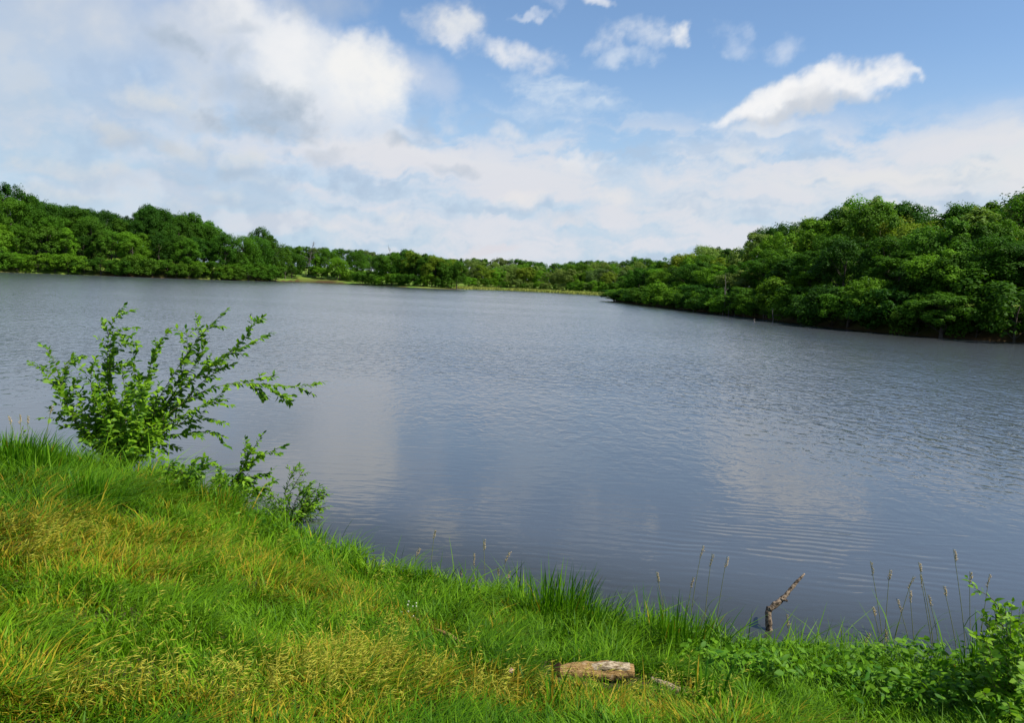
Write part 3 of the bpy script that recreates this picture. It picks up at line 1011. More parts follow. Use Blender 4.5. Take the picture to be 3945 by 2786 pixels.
c3 = lambda x, y: (2300 + x * .7165, 700 + y * .7165)
STAKES = [([(690, 500), (692, 590), (688, 660), (690, 716)], .09, 'tallest bare dead stem standing in water off the right shore'),
          ([(684, 565), (688, 640), (672, 718)], .07, 'thin dead stem leaning against the tallest one off right shore'),
          ([(600, 645), (614, 668), (626, 684), (628, 706)], .08, 'curved dead branch rising from water left of the tall dead stems'),
          ([(704, 662), (708, 695), (713, 722)], .07, 'short dead stem just right of the tallest one in the water'),
          ([(893, 560), (892, 650), (894, 738)], .08, 'straight dark dead pole in water below the layered pale tree'),
          ([(940, 690), (945, 720), (943, 756)], .07, 'short dead stem in water right of the dark dead pole'),
          ([(520, 678), (520, 698)], .12, 'small dark stump in water nearest the promontory'),
          ([(740, 712), (740, 723)], .12, 'tiny dark stump in water between the dead stems'),
          ([(848, 738), (849, 756)], .12, 'lone dark post standing furthest out in the water')]
for pp, r_, lab in STAKES:
    u, v = c3(*pp[-1])
    d = ray(u, v)
    bp = CAM + d * (-CAM[2] / d[2])
    dep = (bp - CAM) @ _F
    P = [at_depth(*c3(*q), dep + rng.uniform(-.4, .4)) for q in pp]
    P[-1] = bp - np.array([0, 0, 0.6])
    P = np.array(P[::-1])
    A = Acc()
    t = np.linspace(0, 1, 7)
    PP = np.stack([np.interp(t, np.linspace(0, 1, len(P)), P[:, k]) for k in range(3)], 1)
    PP[1:-1] += rng.normal(0, .05, (5, 3))
    A.add(*tube(PP - bp, [r_, r_ * .8, r_ * .35], 6))
    if len(pp) > 2:
        for k in range(3):
            q = PP[3 + k] - bp
            A.add(*tube(bend(q, q + rng.normal(0, .35, 3) + [0, 0, .35], 4, .2), [r_ * .35, r_ * .1], 5))
    link('dead_sapling', A.mesh('dead_sapling', M_DEAD), loc=bp, label=lab, category='dead sapling', group='dead wood standing off the right shore')

c2 = lambda x, y: (1000 + x * .6533, 850 + y * .6533)
for (bx_, by_, dep, top, lab) in ((285, 285, 388, (318, 140), 'leafless dead tree on the far meadow edge by the hill grass'),
                                  (1015, 390, 330, (1018, 300), 'slim pale dead trunk among the trees of the wooded spit'),
                                  (770, 250, 400, (768, 178), 'bare forked treetop above the far hillside meadow')):
    P0 = at_depth(*c2(bx_, by_), dep)
    P0[2] = gz(P0[0], P0[1]) - .2
    P1 = at_depth(*c2(*top), dep)
    H_ = P1[2] - P0[2]
    A = Acc()
    tr_ = bend(P0, P1, 7, .05) - P0
    A.add(*tube(tr_, [.28, .2, .07], 6))
    for k in range(11):
        q = tr_[2 + k % 5]
        e = q + np.array([rng.normal(0, .13), rng.normal(0, .13), rng.uniform(.04, .16)]) * H_
        A.add(*tube(bend(q, e, 5, .15), [.11, .03], 5))
        for j in range(2):
            A.add(*tube(bend(e * .6 + q * .4, e + rng.normal(0, .07, 3) * H_, 3, .1), [.06, .02], 4))
    link('dead_tree', A.mesh('dead_tree', M_DEAD), loc=P0, label=lab, category='dead tree', group='dead trees at the far end')

# ------------------------------------------------------------------ turf of the near bank
mt_, g = material('grass_blade')
tn, dr = g.attr('tint'), g.attr('dry')
gr_ = g.mix(tn, (0.022, 0.098, 0.003), (0.140, 0.300, 0.006))
dy = g.mix(tn, (0.25, 0.145, 0.008), (0.48, 0.35, 0.030))
finish(g, leaf_shader(g, g.mix(dr, gr_, dy), 0.5, 0.10, 0.30, (1.25, 1.3, .4)))
M_GRASS = mt_


def blades(root, length, lean, width, curl, seg=3, r=None):
    """curved blades: root n x 3, lean n x 2 (horizontal travel of the tip as a share of the length)"""
    r = r or rng
    n = len(root)
    lm = np.hypot(lean[:, 0], lean[:, 1])
    ld = lean / (lm[:, None] + 1e-6)
    az_ = np.arctan2(ld[:, 1], ld[:, 0]) + PI / 2 + r.normal(0, .5, n)
    wd = np.stack([np.cos(az_), np.sin(az_), 0 * az_], 1) * width[:, None] * 0.5
    rows = []
    for k in range(seg):
        t = k / seg
        c = curl * t
        hor = lm * length * (t ** (1.3)) * (0.6 + 0.4 * t)
        z = length * (t - 0.5 * curl * t ** 2.4)
        p = root + np.concatenate([ld * hor[:, None], z[:, None]], 1)
        w = (1.0 - 0.55 * t ** 1.5)
        rows += [p - wd * w, p + wd * w]
    tip = root + np.concatenate([ld * (lm * length)[:, None], (length * (1 - 0.5 * curl))[:, None]], 1)
    rows.append(tip)
    V = np.stack(rows, 1)
    m_ = 2 * seg + 1
    b = np.arange(n)[:, None] * m_
    Q = np.concatenate([b + np.array([[2 * k, 2 * k + 1, 2 * k + 3, 2 * k + 2]]) for k in range(seg - 1)], 0)
    T = b + np.array([[2 * seg - 2, 2 * seg - 1, 2 * seg]])
    return V.reshape(-1, 3), Q, T, m_


LOGC = on_ground(2300, 2625)
N0 = 1500000
gx_, gy_ = rng.uniform(-11, 7.2, N0), rng.uniform(2.6, 13.5, N0)
dd_ = np.hypot(gx_, gy_)
aa_ = np.degrees(np.arctan2(gx_, gy_))
ok = (np.abs(aa_) < 42) & (rng.random(N0) < np.clip(4.9 / dd_, 0, 1) ** 1.15)
gx_, gy_ = gx_[ok], gy_[ok]
sd_ = lake_sd(gx_, gy_)
ok = sd_ > -0.12
gx_, gy_, sd_ = gx_[ok], gy_[ok], sd_[ok]
clump = fbm(gx_ * 3.2, gy_ * 3.2, 3, .55, 77)
ok = rng.random(len(gx_)) < 0.35 + 1.3 * sstep(clump, .25, .75)
inlog = (np.abs(gx_ - LOGC[0]) < .36) & (gy_ < LOGC[1] + .10) & (gy_ > LOGC[1] - .26)
inlog |= (np.abs(gx_ - LOGC[0] - .55) < .22) & (gy_ < LOGC[1] + .06) & (gy_ > LOGC[1] - .2)
ok &= ~(inlog & (rng.random(len(gx_)) < .80))
gx_, gy_, sd_, clump = gx_[ok], gy_[ok], sd_[ok], clump[ok]
if len(gx_) > 250000:
    k = rng.choice(len(gx_), 250000, replace=False)
    gx_, gy_, sd_, clump = gx_[k], gy_[k], sd_[k], clump[k]
n = len(gx_)
gzv = ground(gx_, gy_)
# where the turf has gone dry: broad patches and their ragged edges
PATCH = [(110, 1235, 260, 75, .85), (330, 1225, 200, 50, .6), (700, 1330, 220, 80, .55), (560, 1270, 200, 60, .4), (1130, 1560, 330, 70, .75), (760, 1500, 250, 90, .55),
         (1400, 1600, 260, 50, .7), (40, 1560, 160, 90, .5), (520, 1590, 260, 60, .5), (450, 1150, 160, 40, .4), (960, 1420, 120, 40, .5)]
uu, vv, _zf = project(np.stack([gx_, gy_, gzv + .1], 1))
uu, vv = uu / 1.718, vv / 1.718
dryf = np.zeros(n)
pn = fbm(gx_ * 1.1, gy_ * 1.1, 4, .55, 91) - .5
for (cx_, cy_, rx_, ry_, s_) in PATCH:
    wp = on_ground(cx_ * 1.718, min(cy_, 1619) * 1.718)
    dep = np.linalg.norm(wp - CAM)
    rxw = rx_ * 1.718 / FPX * dep
    ryw = ry_ * 1.718 / FPX * dep * 2.4
    q = ((gx_ - wp[0]) / rxw) ** 2 + ((gy_ - wp[1]) / ryw) ** 2
    dryf = np.maximum(dryf, s_ * .68 * sstep(1.25 - q + pn * 2.2, 0, 1.0))
dryf = np.maximum(dryf, .28 * sstep(pn, .06, .22))
dryf *= sstep(sd_, .15, 1.1) * (0.35 + .65 * sstep(sd_, .5, 2.0))
isdry = (rng.random(n) < dryf * .85).astype(float)
dryv = np.clip(isdry * rng.uniform(.55, 1, n) + (1 - isdry) * rng.uniform(0, .22, n) * (dryf + .3), 0, 1)
lipf = sstep(1.3 - sd_, 0, 1.0)
leftf = sstep(-gx_, 2.6, 4.2) * sstep(gy_, 5.5, 8.0)
hmap = fbm(gx_ * .8, gy_ * .8, 3, .5, 101)
length = rng.uniform(.07, .18, n) * (0.65 + .8 * hmap) + lipf * rng.uniform(.02, .26, n) * (.35 + .65 * (rng.random(n) < .45)) + leftf * rng.uniform(.0, .12, n)
fl_ = (np.abs(gx_ - LOGC[0] - .12) < .60) & (gy_ < LOGC[1] + .10) & (gy_ > LOGC[1] - .75)
length = np.where(fl_, length * .62, length)
weedy = sstep(uu, 1500, 1720) * (1 - sstep(sd_, 1.1, 1.7))
length = length + weedy * rng.uniform(0, .22, n) * (rng.random(n) < .14)
length = length * (1 - .35 * weedy * (length < .2))
long = rng.random(n) < .035
length[long] *= rng.uniform(1.3, 1.9, long.sum())
cl_az = 2 * PI * fbm(gx_ * 1.7, gy_ * 1.7, 2, .5, 111) * 2
lean = np.stack([np.cos(cl_az), np.sin(cl_az)], 1) * rng.uniform(.1, .85, n)[:, None] + rng.normal(0, .5, (n, 2)) + np.array([.16, 0.05])
width = rng.uniform(.0050, .0125, n) * (1 + .5 * lipf)
curl = rng.uniform(0.05, 1.05, n)
V, Q, T, m_ = blades(np.stack([gx_, gy_, gzv - .02], 1), length, lean, width, curl)
me = new_mesh('grass', V, quads=Q, tris=T, mat=M_GRASS)
tint = np.clip(rng.beta(.8, 1.1, n) * .95 + (fbm(gx_ * .7, gy_ * .7, 3, .5, 121) - .35) * .8, 0, 1)
fattr(me, 'tint', np.repeat(tint, m_))
fattr(me, 'dry', np.repeat(dryv, m_))
link('grass', me, kind='stuff', label='green and straw-coloured turf covering the near bank', category='grass')
print('BLADES', n)

# bent seed heads among the turf
mh, g = material('seed_head_straw')
tn = g.attr('tint')
finish(g, leaf_shader(g, g.mix(tn, (0.36, 0.36, 0.030), (0.58, 0.54, 0.070)), 0.6, 0.2, 0.3, (1.1, 1.1, .7)))
M_SEED = mh


def seed_cluster(A, base, top, count, sl, sw, droop, r, onesided=None):
    """thin stem with drooping spikelets near its top"""
    st = bend(base, top, 6, .08, r)
    A.add(*tube(st, [sw * .28, sw * .16], 3))
    d = unit(st[-1] - st[-2])
    for k in range(count):
        t = k / max(1, count - 1)
        p = st[-1] - d * (sl * 2.2) * (1 - t)
        a_ = r.uniform(0, 2 * PI) if onesided is None else onesided + r.normal(0, .5)
        o = unit(np.array([math.cos(a_), math.sin(a_), r.uniform(-.9, .3) - droop]) + d * .8)
        e = p + o * sl * r.uniform(.7, 1.2)
        side = unit(np.cross(o, r.normal(0, 1, 3))) * sw
        up_ = np.cross(o, side)
        mid = p + (e - p) * .55
        A.add([p, mid + side * .5, e, mid - side * .5, mid + up_ * .4, mid - up_ * .4], t=[(0, 1, 4), (1, 2, 4), (2, 3, 4), (3, 0, 4), (1, 0, 5), (2, 1, 5), (3, 2, 5), (0, 3, 5)])


A = Acc()
cnt = 0
prob = np.array([(.55 if False else 1)])
spots = [(770, 1520, 200, 90, 170), (560, 1570, 300, 50, 60), (110, 1240, 170, 50, 60), (320, 1400, 300, 90, 25), (250, 1590, 300, 40, 40), (1120, 1580, 260, 40, 60), (900, 1320, 250, 60, 40),
         (1500, 1590, 200, 30, 30), (500, 1250, 200, 60, 40)]
for (cx_, cy_, rx_, ry_, k_) in spots:
    for _ in range(k_):
        u = np.clip(cx_ + rng.normal(0, .5) * rx_, 5, 2290)
        v = np.clip(cy_ + rng.normal(0, .5) * ry_, 1180, 1640)
        p = on_ground(u * 1.718, v * 1.718)
        if lake_sd(p[:1], p[1:2])[0] < .5:
            continue
        hgt = rng.uniform(.16, .30)
        t_ = p + np.array([rng.normal(.05, .08), rng.normal(0, .06), hgt])
        seed_cluster(A, p - [0, 0, .02], t_, int(rng.integers(5, 9)), rng.uniform(.045, .080), rng.uniform(.0035, .0055), .25, rng, rng.normal(0.2, .8))
        cnt += 1
me = A.mesh('grass_seed_heads', M_SEED, False)
tv = np.concatenate([np.full(len(v_), rng.random()) for v_ in A.v])
fattr(me, 'tint', tv)
link('grass_seed_heads', me, kind='stuff', label='pale yellow drooping seed heads scattered through the turf', category='seed heads')


# ------------------------------------------------------------------ tufts of long grass at the water's edge (each a thing)
def tuft(u, v, nblade, hgt, rad, label, lean0=(0.05, 0), wid=.009, dry=.03):
    p = on_ground(u, v)
    if p[2] < .12:
        p[2] = max(p[2], gz(p[0], p[1]), 0.02)
    r0 = rng.normal(0, .5, (nblade, 2)) * rad
    root = np.concatenate([r0, np.zeros((nblade, 1))], 1)
    root[:, 2] = np.maximum(ground(p[0] + r0[:, 0], p[1] + r0[:, 1]), -.05) - p[2] - .02
    ln = hgt * rng.uniform(.55, 1.3, nblade)
    le = r0 / rad * .28 + rng.normal(0, .14, (nblade, 2)) + np.array(lean0)
    V, Q, T, m_ = blades(root, ln, le, np.full(nblade, wid) * rng.uniform(.9, 1.6, nblade), rng.uniform(0, .35, nblade), 4)
    me = new_mesh('grass_tuft', V, quads=Q, tris=T, mat=M_GRASS)
    fattr(me, 'tint', np.repeat(rng.uniform(.0, .65, nblade), m_))
    fattr(me, 'dry', np.repeat((rng.random(nblade) < dry) * .8, m_))
    link('grass_tuft', me, loc=p, label=label, category='grass tuft', group='long grass tufts along the near water edge')


D = 1.718
tuft(1255 * D, 1400 * D, 330, .50, .33, 'largest dense tuft of long green grass at the water edge, bank centre', (.04, 0))
tuft(1345 * D, 1425 * D, 120, .40, .20, 'fan of stiff grass blades just right of the largest tuft', (.12, 0))
tuft(1385 * D, 1428 * D, 26, .36, .07, 'small upright bunch of blades between the two big grass tufts', (.04, 0), .011)
tuft(1500 * D, 1462 * D, 190, .46, .30, 'wide tuft of dark upright grass left of the driftwood branch', (0.0, 0), .010)
tuft(1575 * D, 1470 * D, 70, .38, .16, 'thin grass tuft bending right toward the driftwood branch', (.2, 0))
tuft(1835 * D, 1508 * D, 60, .30, .22, 'sparse blades at waterline just right of the driftwood branch', (.02, 0), .011)
tuft(1900 * D, 1518 * D, 30, .42, .10, 'few broad blades standing in water amid the tall seed stalks', (.12, 0), .014)
tuft(770 * D, 1262 * D, 120, .34, .24, 'grass tuft at the water edge right of the low bushes', (.08, 0))
tuft(960 * D, 1325 * D, 120, .26, .18, 'low grass tuft along the edge, bank left of centre', (.1, 0))
tuft(45 * D, 1060 * D, 340, .46, .34, 'tall lush grass clump at the left frame edge', (.12, 0), .012)
tuft(110 * D, 1075 * D, 280, .38, .38, 'arching grass clump left of the big shrub base', (.16, 0), .012)
tuft(200 * D, 1130 * D, 240, .30, .24, 'long grass clump in front of the big shrub', (.1, 0), .011)
tuft(430 * D, 1118 * D, 200, .34, .34, 'long grass between the big shrub and the low sprout', (.1, 0), .010)
tuft(500 * D, 1165 * D, 240, .36, .24, 'yellowing long grass at the foot of the two-shoot shrub', (.1, 0), .009, .45)
tuft(610 * D, 1190 * D, 220, .36, .32, 'feathery long grass in front of the narrow-leaved sapling', (.12, 0), .008, .15)
tuft(690 * D, 1222 * D, 180, .30, .28, 'grass tuft below the right side of the narrow-leaved sapling', (.12, 0), .008)
tuft(2185 * D, 1560 * D, 46, .55, .16, 'tall dark blades against the leafy bush in the right corner', (-.02, 0), .014)
tuft(1590 * D, 1585 * D, 30, .30, .2, 'broad glossy grass blades right of the log', (.2, 0), .016)
tuft(1250 * D, 1600 * D, 26, .28, .18, 'broad green blades left of the log', (.12, 0), .015)


# ------------------------------------------------------------------ tall seeding stalks along the edge (each a thing)
c6 = lambda x, y: (1200 + x * .566, 1900 + y * .566)
c7 = lambda x, y: (2400 + x * .673, 1900 + y * .673)
STALK = [(c6(840, 250), c6(815, 560), 'faint tall seed stalk above the edge, bank left of centre'),
         (c6(732, 370), c6(665, 590), 'slanting dark seed stalk leaning right, bank left of centre'),
         (c6(1168, 310), c6(1178, 680), 'tallest pale seed stalk at bank centre'),
         (c6(1104, 408), c6(1122, 690), 'seed stalk just left of the tallest at bank centre'),
         (c6(1346, 395), c6(1240, 740), 'seed stalk leaning far right at bank centre'),
         (c6(1018, 512), c6(985, 660), 'short green seed stalk left of the centre stalks'),
         (c6(1264, 505), c6(1285, 730), 'bent seed stalk below the right-leaning one'),
         (c6(1342, 525), c6(1330, 740), 'pinkish seed stalk left of the largest grass tuft'),
         (c6(1412, 575), c6(1360, 730), 'short seed stalk touching the largest grass tuft'),
         (c6(1075, 568), c6(1112, 690), 'small nodding seed stalk at bank centre edge'),
         (c6(1865, 590), c6(1850, 780), 'tan seed stalk inside the largest grass tuft'),
         (c7(458, 300), c7(385, 740), 'tallest seed stalk over the wide dark tuft'),
         (c7(510, 345), c7(470, 740), 'second tall seed stalk over the wide dark tuft'),
         (c7(596, 362), c7(530, 740), 'right-leaning tall seed stalk of the wide dark tuft'),
         (c7(188, 450), c7(250, 720), 'seed stalk bending left of the wide dark tuft'),
         (c7(400, 480), c7(350, 740), 'green seed stalk in the middle of the wide tuft'),
         (c7(934, 690), c7(955, 930), 'single seed stalk just right of the driftwood branch'),
         (c7(1415, 390), c7(1512, 900), 'long arching seed stalk, leftmost of the right-hand stalks'),
         (c7(1527, 440), c7(1508, 900), 'upright seed stalk second in the right-hand stand'),
         (c7(1662, 475), c7(1530, 900), 'seed stalk leaning right with a plump head'),
         (c7(1700, 465), c7(1800, 880), 'seed stalk with twin heads mid right-hand stand'),
         (c7(1640, 555), c7(1690, 880), 'short head seed stalk below the twin heads'),
         (c7(1565, 605), c7(1680, 890), 'low arched seed stalk reaching left'),
         (c7(1425, 650), c7(1520, 910), 'lowest bowed seed stalk at the left of the stand'),
         (c7(1745, 580), c7(1830, 890), 'bushy-headed seed stalk in the right-hand stand'),
         (c7(1890, 320), c7(1985, 900), 'highest seed stalk of the right-hand stand'),
         (c7(1690, 395), c7(1800, 870), 'thin faint seed stalk behind the twin heads'),
         (c7(1832, 530), c7(1940, 900), 'slim seed stalk with a wisp of a head'),
         (c7(1985, 450), c7(2010, 900), 'seed stalk beside the leafy corner bush'),
         (c7(2098, 465), c7(2030, 960), 'seed stalk leaning over the leafy corner bush'),
         (c7(1498, 780), c7(1545, 960), 'stubby seed stalk low among the leaves'),
         (c7(1402, 800), c7(1355, 980), 'thick flowering stalk leaning over the leafy ground cover'),
         ((30, 1600), (75, 1800), 'seed stalk at far left before the shrub'),
         ((75, 1595), (90, 1800), 'second seed stalk at far left before the shrub'),
         ((105, 1600), (110, 1800), 'third seed stalk at far left, nearest the shrub'),
         ((200, 1560), (160, 1800), 'tan stalk touching the left side of the shrub')]
ms, g = material('stalk_green')
finish(g, principled(g, (0.15, 0.17, 0.06), 0.7, 0.2))
M_STALK = ms
mp_, g = material('seed_plume')
finish(g, leaf_shader(g, g.mix(g.n('ShaderNodeObjectInfo').outputs['Random'], (0.40, 0.35, 0.15), (0.58, 0.47, 0.28)), 0.7, .1, .35, (1, 1, .8)))
M_PLUME = mp_
for (tu, tv_), (bu, bv), lab in STALK:
    p = on_ground(bu, bv)
    dep = (p - CAM) @ _F
    t_ = at_depth(tu, tv_, dep)
    root = np.array([p[0], p[1], max(gz(p[0], p[1]), -.3) - .03])
    L_ = np.linalg.norm(t_ - root)
    t = np.linspace(0, 1, 9)[:, None]
    st = root + (t_ - root) * np.concatenate([t ** 1.35, t ** 1.35, t ** .92], 1)
    st = st + np.sin(t * PI) * rng.normal(0, .012, (1, 3)) * L_
    e = bpy.data.objects.new('grass_stalk', None)
    COL.objects.link(e)
    e.location = root
    e['label'], e['category'], e['group'] = lab, 'grass stalk', 'tall seeding grass stalks along the near water edge'
    A = Acc()
    A.add(*tube(st - root, [.0044, .0036, .0024], 5))
    link('stem', A.mesh('stem', M_STALK), e)
    A = Acc()
    hl_ = min(.13, .24 * L_) * rng.uniform(.8, 1.2)
    dirs = unit(st[-1] - st[-3])
    side0 = rng.uniform(0, 2 * PI)
    for k in range(26):
        q = k / 25
        p_ = st[-1] - root - dirs * hl_ * (1 - q) + np.array([.018 * q, 0, -.022 * q * q])
        a_ = side0 + rng.normal(0, 1.2)
        o = unit(np.array([math.cos(a_), math.sin(a_), rng.uniform(-.2, .5)]) * .8 + dirs * 1.0)
        ee = p_ + o * rng.uniform(.018, .042) * (1.2 - .6 * q)
        sd2 = unit(np.cross(o, rng.normal(0, 1, 3))) * .0034
        up2 = np.cross(o, sd2)
        md_ = (p_ + ee) / 2
        A.add([p_, md_ + sd2, ee, md_ - sd2, md_ + up2, md_ - up2], t=[(0, 1, 4), (1, 2, 4), (2, 3, 4), (3, 0, 4), (1, 0, 5), (2, 1, 5), (3, 2, 5), (0, 3, 5)])
    link('seed_head', A.mesh('seed_head', M_PLUME, False), e)
    nl = 2
    for k in range(nl):
        i = 1 + k * 2
        q0 = st[i] - root
        an_ = rng.uniform(-1, 1)
        V, Q, T, m_ = blades(q0[None], np.array([L_ * rng.uniform(.22, .34)]), np.array([[math.cos(an_) * (1 if k else -1), math.sin(an_)]]) * .7, np.array([.008]), np.array([.9]), 4)
        lm = new_mesh('leaf', V, quads=Q, tris=T, mat=M_GRASS)
        fattr(lm, 'tint', np.full(len(V), .3))
        fattr(lm, 'dry', np.full(len(V), .1))
        link('leaf', lm, e)
# ------------------------------------------------------------------ shrubs with separate leaves
ml, g = material('shrub_leaf')
oi = g.n('ShaderNodeObjectInfo')
fac = g.m('FRACT', g.m('ADD', g.attr('tint'), oi.outputs['Random']))
uvp = g.n('ShaderNodeTexCoord').outputs['Object']
c_ = g.mix(fac, (0.036, 0.125, 0.004), (0.210, 0.380, 0.014))
finish(g, leaf_shader(g, c_, 0.5, 0.2, 0.40, (1.3, 1.35, .45)))
M_SHLEAF = ml
mtw, g = material('shrub_twig')
pos = g.n('ShaderNodeTexCoord').outputs['Object']
finish(g, principled(g, g.mix(g.noise(pos, 20, 4, .6), (0.045, 0.035, 0.022), (0.16, 0.12, 0.075)), .85, .2))
M_TWIG = mtw


def leaf_shape(W=.5, curl=.18, fold=.12, tip=1.0):
    """unit leaf along +X: midrib and two curved halves"""
    xs = np.array([0, .18, .42, .70, 1.0])
    ws = np.array([0, .34, .5, .36, 0]) * W * 2 * .5
    zs = -curl * xs ** 2
    V = [(x, 0, z) for x, z in zip(xs, zs)]
    L = [(x, w, z + fold * w) for x, w, z in zip(xs[1:4], ws[1:4], zs[1:4])]
    Rr = [(x, -w, z + fold * w) for x, w, z in zip(xs[1:4], ws[1:4], zs[1:4])]
    V = np.array(V + L + Rr)
    T = [(0, 1, 5), (0, 8, 1), (3, 4, 7), (3, 10, 4)]
    Q = [(1, 2, 6, 5), (2, 3, 7, 6), (8, 9, 2, 1), (9, 10, 3, 2)]
    return V, np.array(Q), np.array(T)


def frame(d, up):
    x = unit(d)
    y = unit(np.cross(up, x))
    z = np.cross(x, y)
    return np.stack([x, y, z], -1)             # columns


def leafy(name, label, origin, branches, leaf_len, W, n_sep, group, cat='shrub', gap=.035, start=.3, r=None, twigs=2, tw_len=.3, tw_r=(.010, .0022), wind=(.25, 0, 0), flutter=.5):
    """branches: list of 3-D polylines in world space; leaves set alternately along their outer part"""
    r = r or rng
    origin = np.asarray(origin, float)
    e = bpy.data.objects.new(name, None)
    COL.objects.link(e)
    e.location = origin
    e['label'], e['category'] = label, cat
    if group:
        e['group'] = group
    A = Acc()
    leaves = []

    def leafline(P, st, size):
        seg = np.linalg.norm(np.diff(P, axis=0), axis=1)
        cum = np.concatenate([[0], np.cumsum(seg)])
        s = cum[-1] * st + r.uniform(0, gap)
        sgn = 1
        while s < cum[-1]:
            i = min(int(np.searchsorted(cum, s, 'right') - 1), len(seg) - 1)
            t = (s - cum[i]) / seg[i]
            p = P[i] + (P[i + 1] - P[i]) * t
            d = unit(P[i + 1] - P[i])
            sd2 = unit(np.cross(d, np.array([0, 0, 1]) + r.normal(0, .4, 3)))
            ld = unit(d * .75 + sd2 * sgn * .9 + np.array([0, 0, -.12]) + np.array(wind) + r.normal(0, .25, 3))
            upv = unit(np.array([0, 0, 1.0]) + np.array([.25, -.35, 0]) + r.normal(0, flutter, 3))
            f = s / cum[-1]
            leaves.append((p, ld, upv, size * r.uniform(.65, 1.2) * (1.0 - .35 * max(0, f - .75) * 4 * .5)))
            sgn = -sgn
            s += gap * r.uniform(.6, 1.4)
        leaves.append((P[-1], unit(P[-1] - P[-2]) + np.array(wind) * .5, np.array([0, 0, 1.0]) + r.normal(0, .3, 3), size * .7))

    for P in branches:
        P = np.asarray(P, float)
        t = np.linspace(0, 1, 12)
        PP = np.stack([np.interp(t, np.linspace(0, 1, len(P)), P[:, k]) for k in range(3)], 1)
        for _ in range(2):
            PP[1:-1] = (PP[:-2] + PP[1:-1] * 2 + PP[2:]) / 4
        L_ = np.linalg.norm(np.diff(PP, axis=0), axis=1).sum()
        A.add(*tube(PP - origin, [tw_r[0] * min(1, .35 + L_ * .4), tw_r[1] * 1.8, tw_r[1]], 5))
        leafline(PP, start, leaf_len)
        for k in range(twigs):
            i = int(r.integers(4, 11))
            q = PP[i]
            d = unit(PP[min(i + 1, 11)] - PP[i - 1])
            ed = q + unit(d * .8 + unit(np.cross(d, r.normal(0, 1, 3))) * .8 + np.array([.1, 0, .1])) * tw_len * r.uniform(.5, 1.2) * min(1.0, L_ * .8)
            tp2 = bend(q, ed, 5, .12, r)
            A.add(*tube(tp2 - origin, [tw_r[1] * 1.3, tw_r[1] * .7], 4))
            leafline(tp2, .15, leaf_len * .85)
    link('branches', A.mesh('branches', M_TWIG), e)
    dist_ = np.array([np.linalg.norm(l[0] - CAM) / l[3] for l in leaves])
    order = np.argsort(dist_)
    sep_ = set(order[:n_sep].tolist()) if len(leaves) > n_sep else set(range(len(leaves)))
    shapes = [leaf_shape(W * k, c, f) for k, c, f in ((1, .18, .15), (.9, .32, .3), (1.08, .08, .05), (.85, .45, .2))]
    meshes = [new_mesh('leaf', V, quads=Q, tris=T, mat=M_SHLEAF, smooth=True) for V, Q, T in shapes]
    J = Acc()
    tints = []
    for i, (p, ld, upv, sz) in enumerate(leaves):
        k = int(r.integers(0, 4))
        M = frame(ld, upv)
        if i in sep_:
            o = bpy.data.objects.new('leaf', meshes[k])
            COL.objects.link(o)
            o.parent = e
            o.matrix_local = Matrix([[*(M[0] * sz), p[0] - origin[0]], [*(M[1] * sz), p[1] - origin[1]], [*(M[2] * sz), p[2] - origin[2]], [0, 0, 0, 1]])
        else:
            V, Q, T = shapes[k]
            J.add((V * sz) @ M.T + (p - origin), Q, T)
            tints.append(np.full(len(V), r.random()))
    if J.n:
        me = J.mesh('foliage', M_SHLEAF)
        fattr(me, 'tint', np.concatenate(tints))
        link('foliage', me, e, kind='stuff')
    print(name, 'leaves', len(leaves))
    return e


k4 = lambda x, y: (x * .617, 1100 + y * .617)
B0 = on_ground(*k4(735, 1175))
D0 = (B0 - CAM) @ _F


def img_branch(pts, base, depth, spread=.35, conv=k4):
    """a branch drawn through points of the photograph, wandering in depth away from its base"""
    off = rng.normal(0, spread)
    P = [np.array(base) + rng.normal(0, .05, 3) * [1, 1, 0]]
    for i, (x, y) in enumerate(pts):
        P.append(at_depth(*conv(x, y), depth + off * (i + 1) / len(pts)))
    return np.array(P)


MAIN = [[(690, 800), (660, 500), (675, 330), (690, 230), (775, 125)], [(480, 900), (400, 720), (370, 600), (340, 430), (255, 370)],
        [(480, 900), (400, 720), (375, 560), (420, 450), (492, 450)], [(470, 880), (395, 700), (330, 520), (250, 520), (180, 478)],
        [(900, 850), (1080, 560), (1220, 340), (1330, 230), (1415, 150)], [(930, 830), (1130, 600), (1180, 400), (1160, 270)],
        [(980, 800), (1250, 530), (1400, 440), (1520, 380), (1695, 298)], [(980, 790), (1260, 520), (1500, 390), (1540, 310), (1605, 210)],
        [(1000, 800), (1280, 630), (1480, 595), (1700, 625), (1860, 640), (2018, 602)], [(1500, 595), (1600, 640), (1650, 695)], [(1640, 615), (1730, 670), (1808, 730)],
        [(1560, 600), (1600, 580), (1715, 570)], [(1000, 880), (1200, 780), (1320, 730), (1415, 640)], [(1000, 900), (1150, 860), (1300, 820), (1415, 870)],
        [(1000, 930), (1150, 930), (1290, 905), (1400, 945)], [(880, 760), (930, 520), (980, 380), (1060, 275)], [(800, 800), (770, 600), (760, 500)],
        [(620, 900), (575, 700), (560, 560), (600, 455)], [(560, 950), (430, 850), (300, 770)], [(560, 920), (480, 800), (350, 735)], [(900, 990), (1040, 990), (1120, 1020)],
        [(680, 760), (665, 460), (720, 370), (840, 355)], [(690, 720), (680, 330), (720, 270), (850, 262)], [(1150, 720), (1300, 560), (1460, 490)],
        [(860, 820), (900, 620), (830, 520), (850, 400)], [(1060, 700), (1240, 470), (1290, 350)], [(760, 920), (870, 860), (1010, 780), (1250, 690)]]
br = []
for pl in MAIN:
    if pl[0][0] >= 1500:
        br.append(np.array([at_depth(*k4(x, y), D0 + .05) for x, y in pl]))
    else:
        br.append(img_branch(pl, B0, D0, .22))
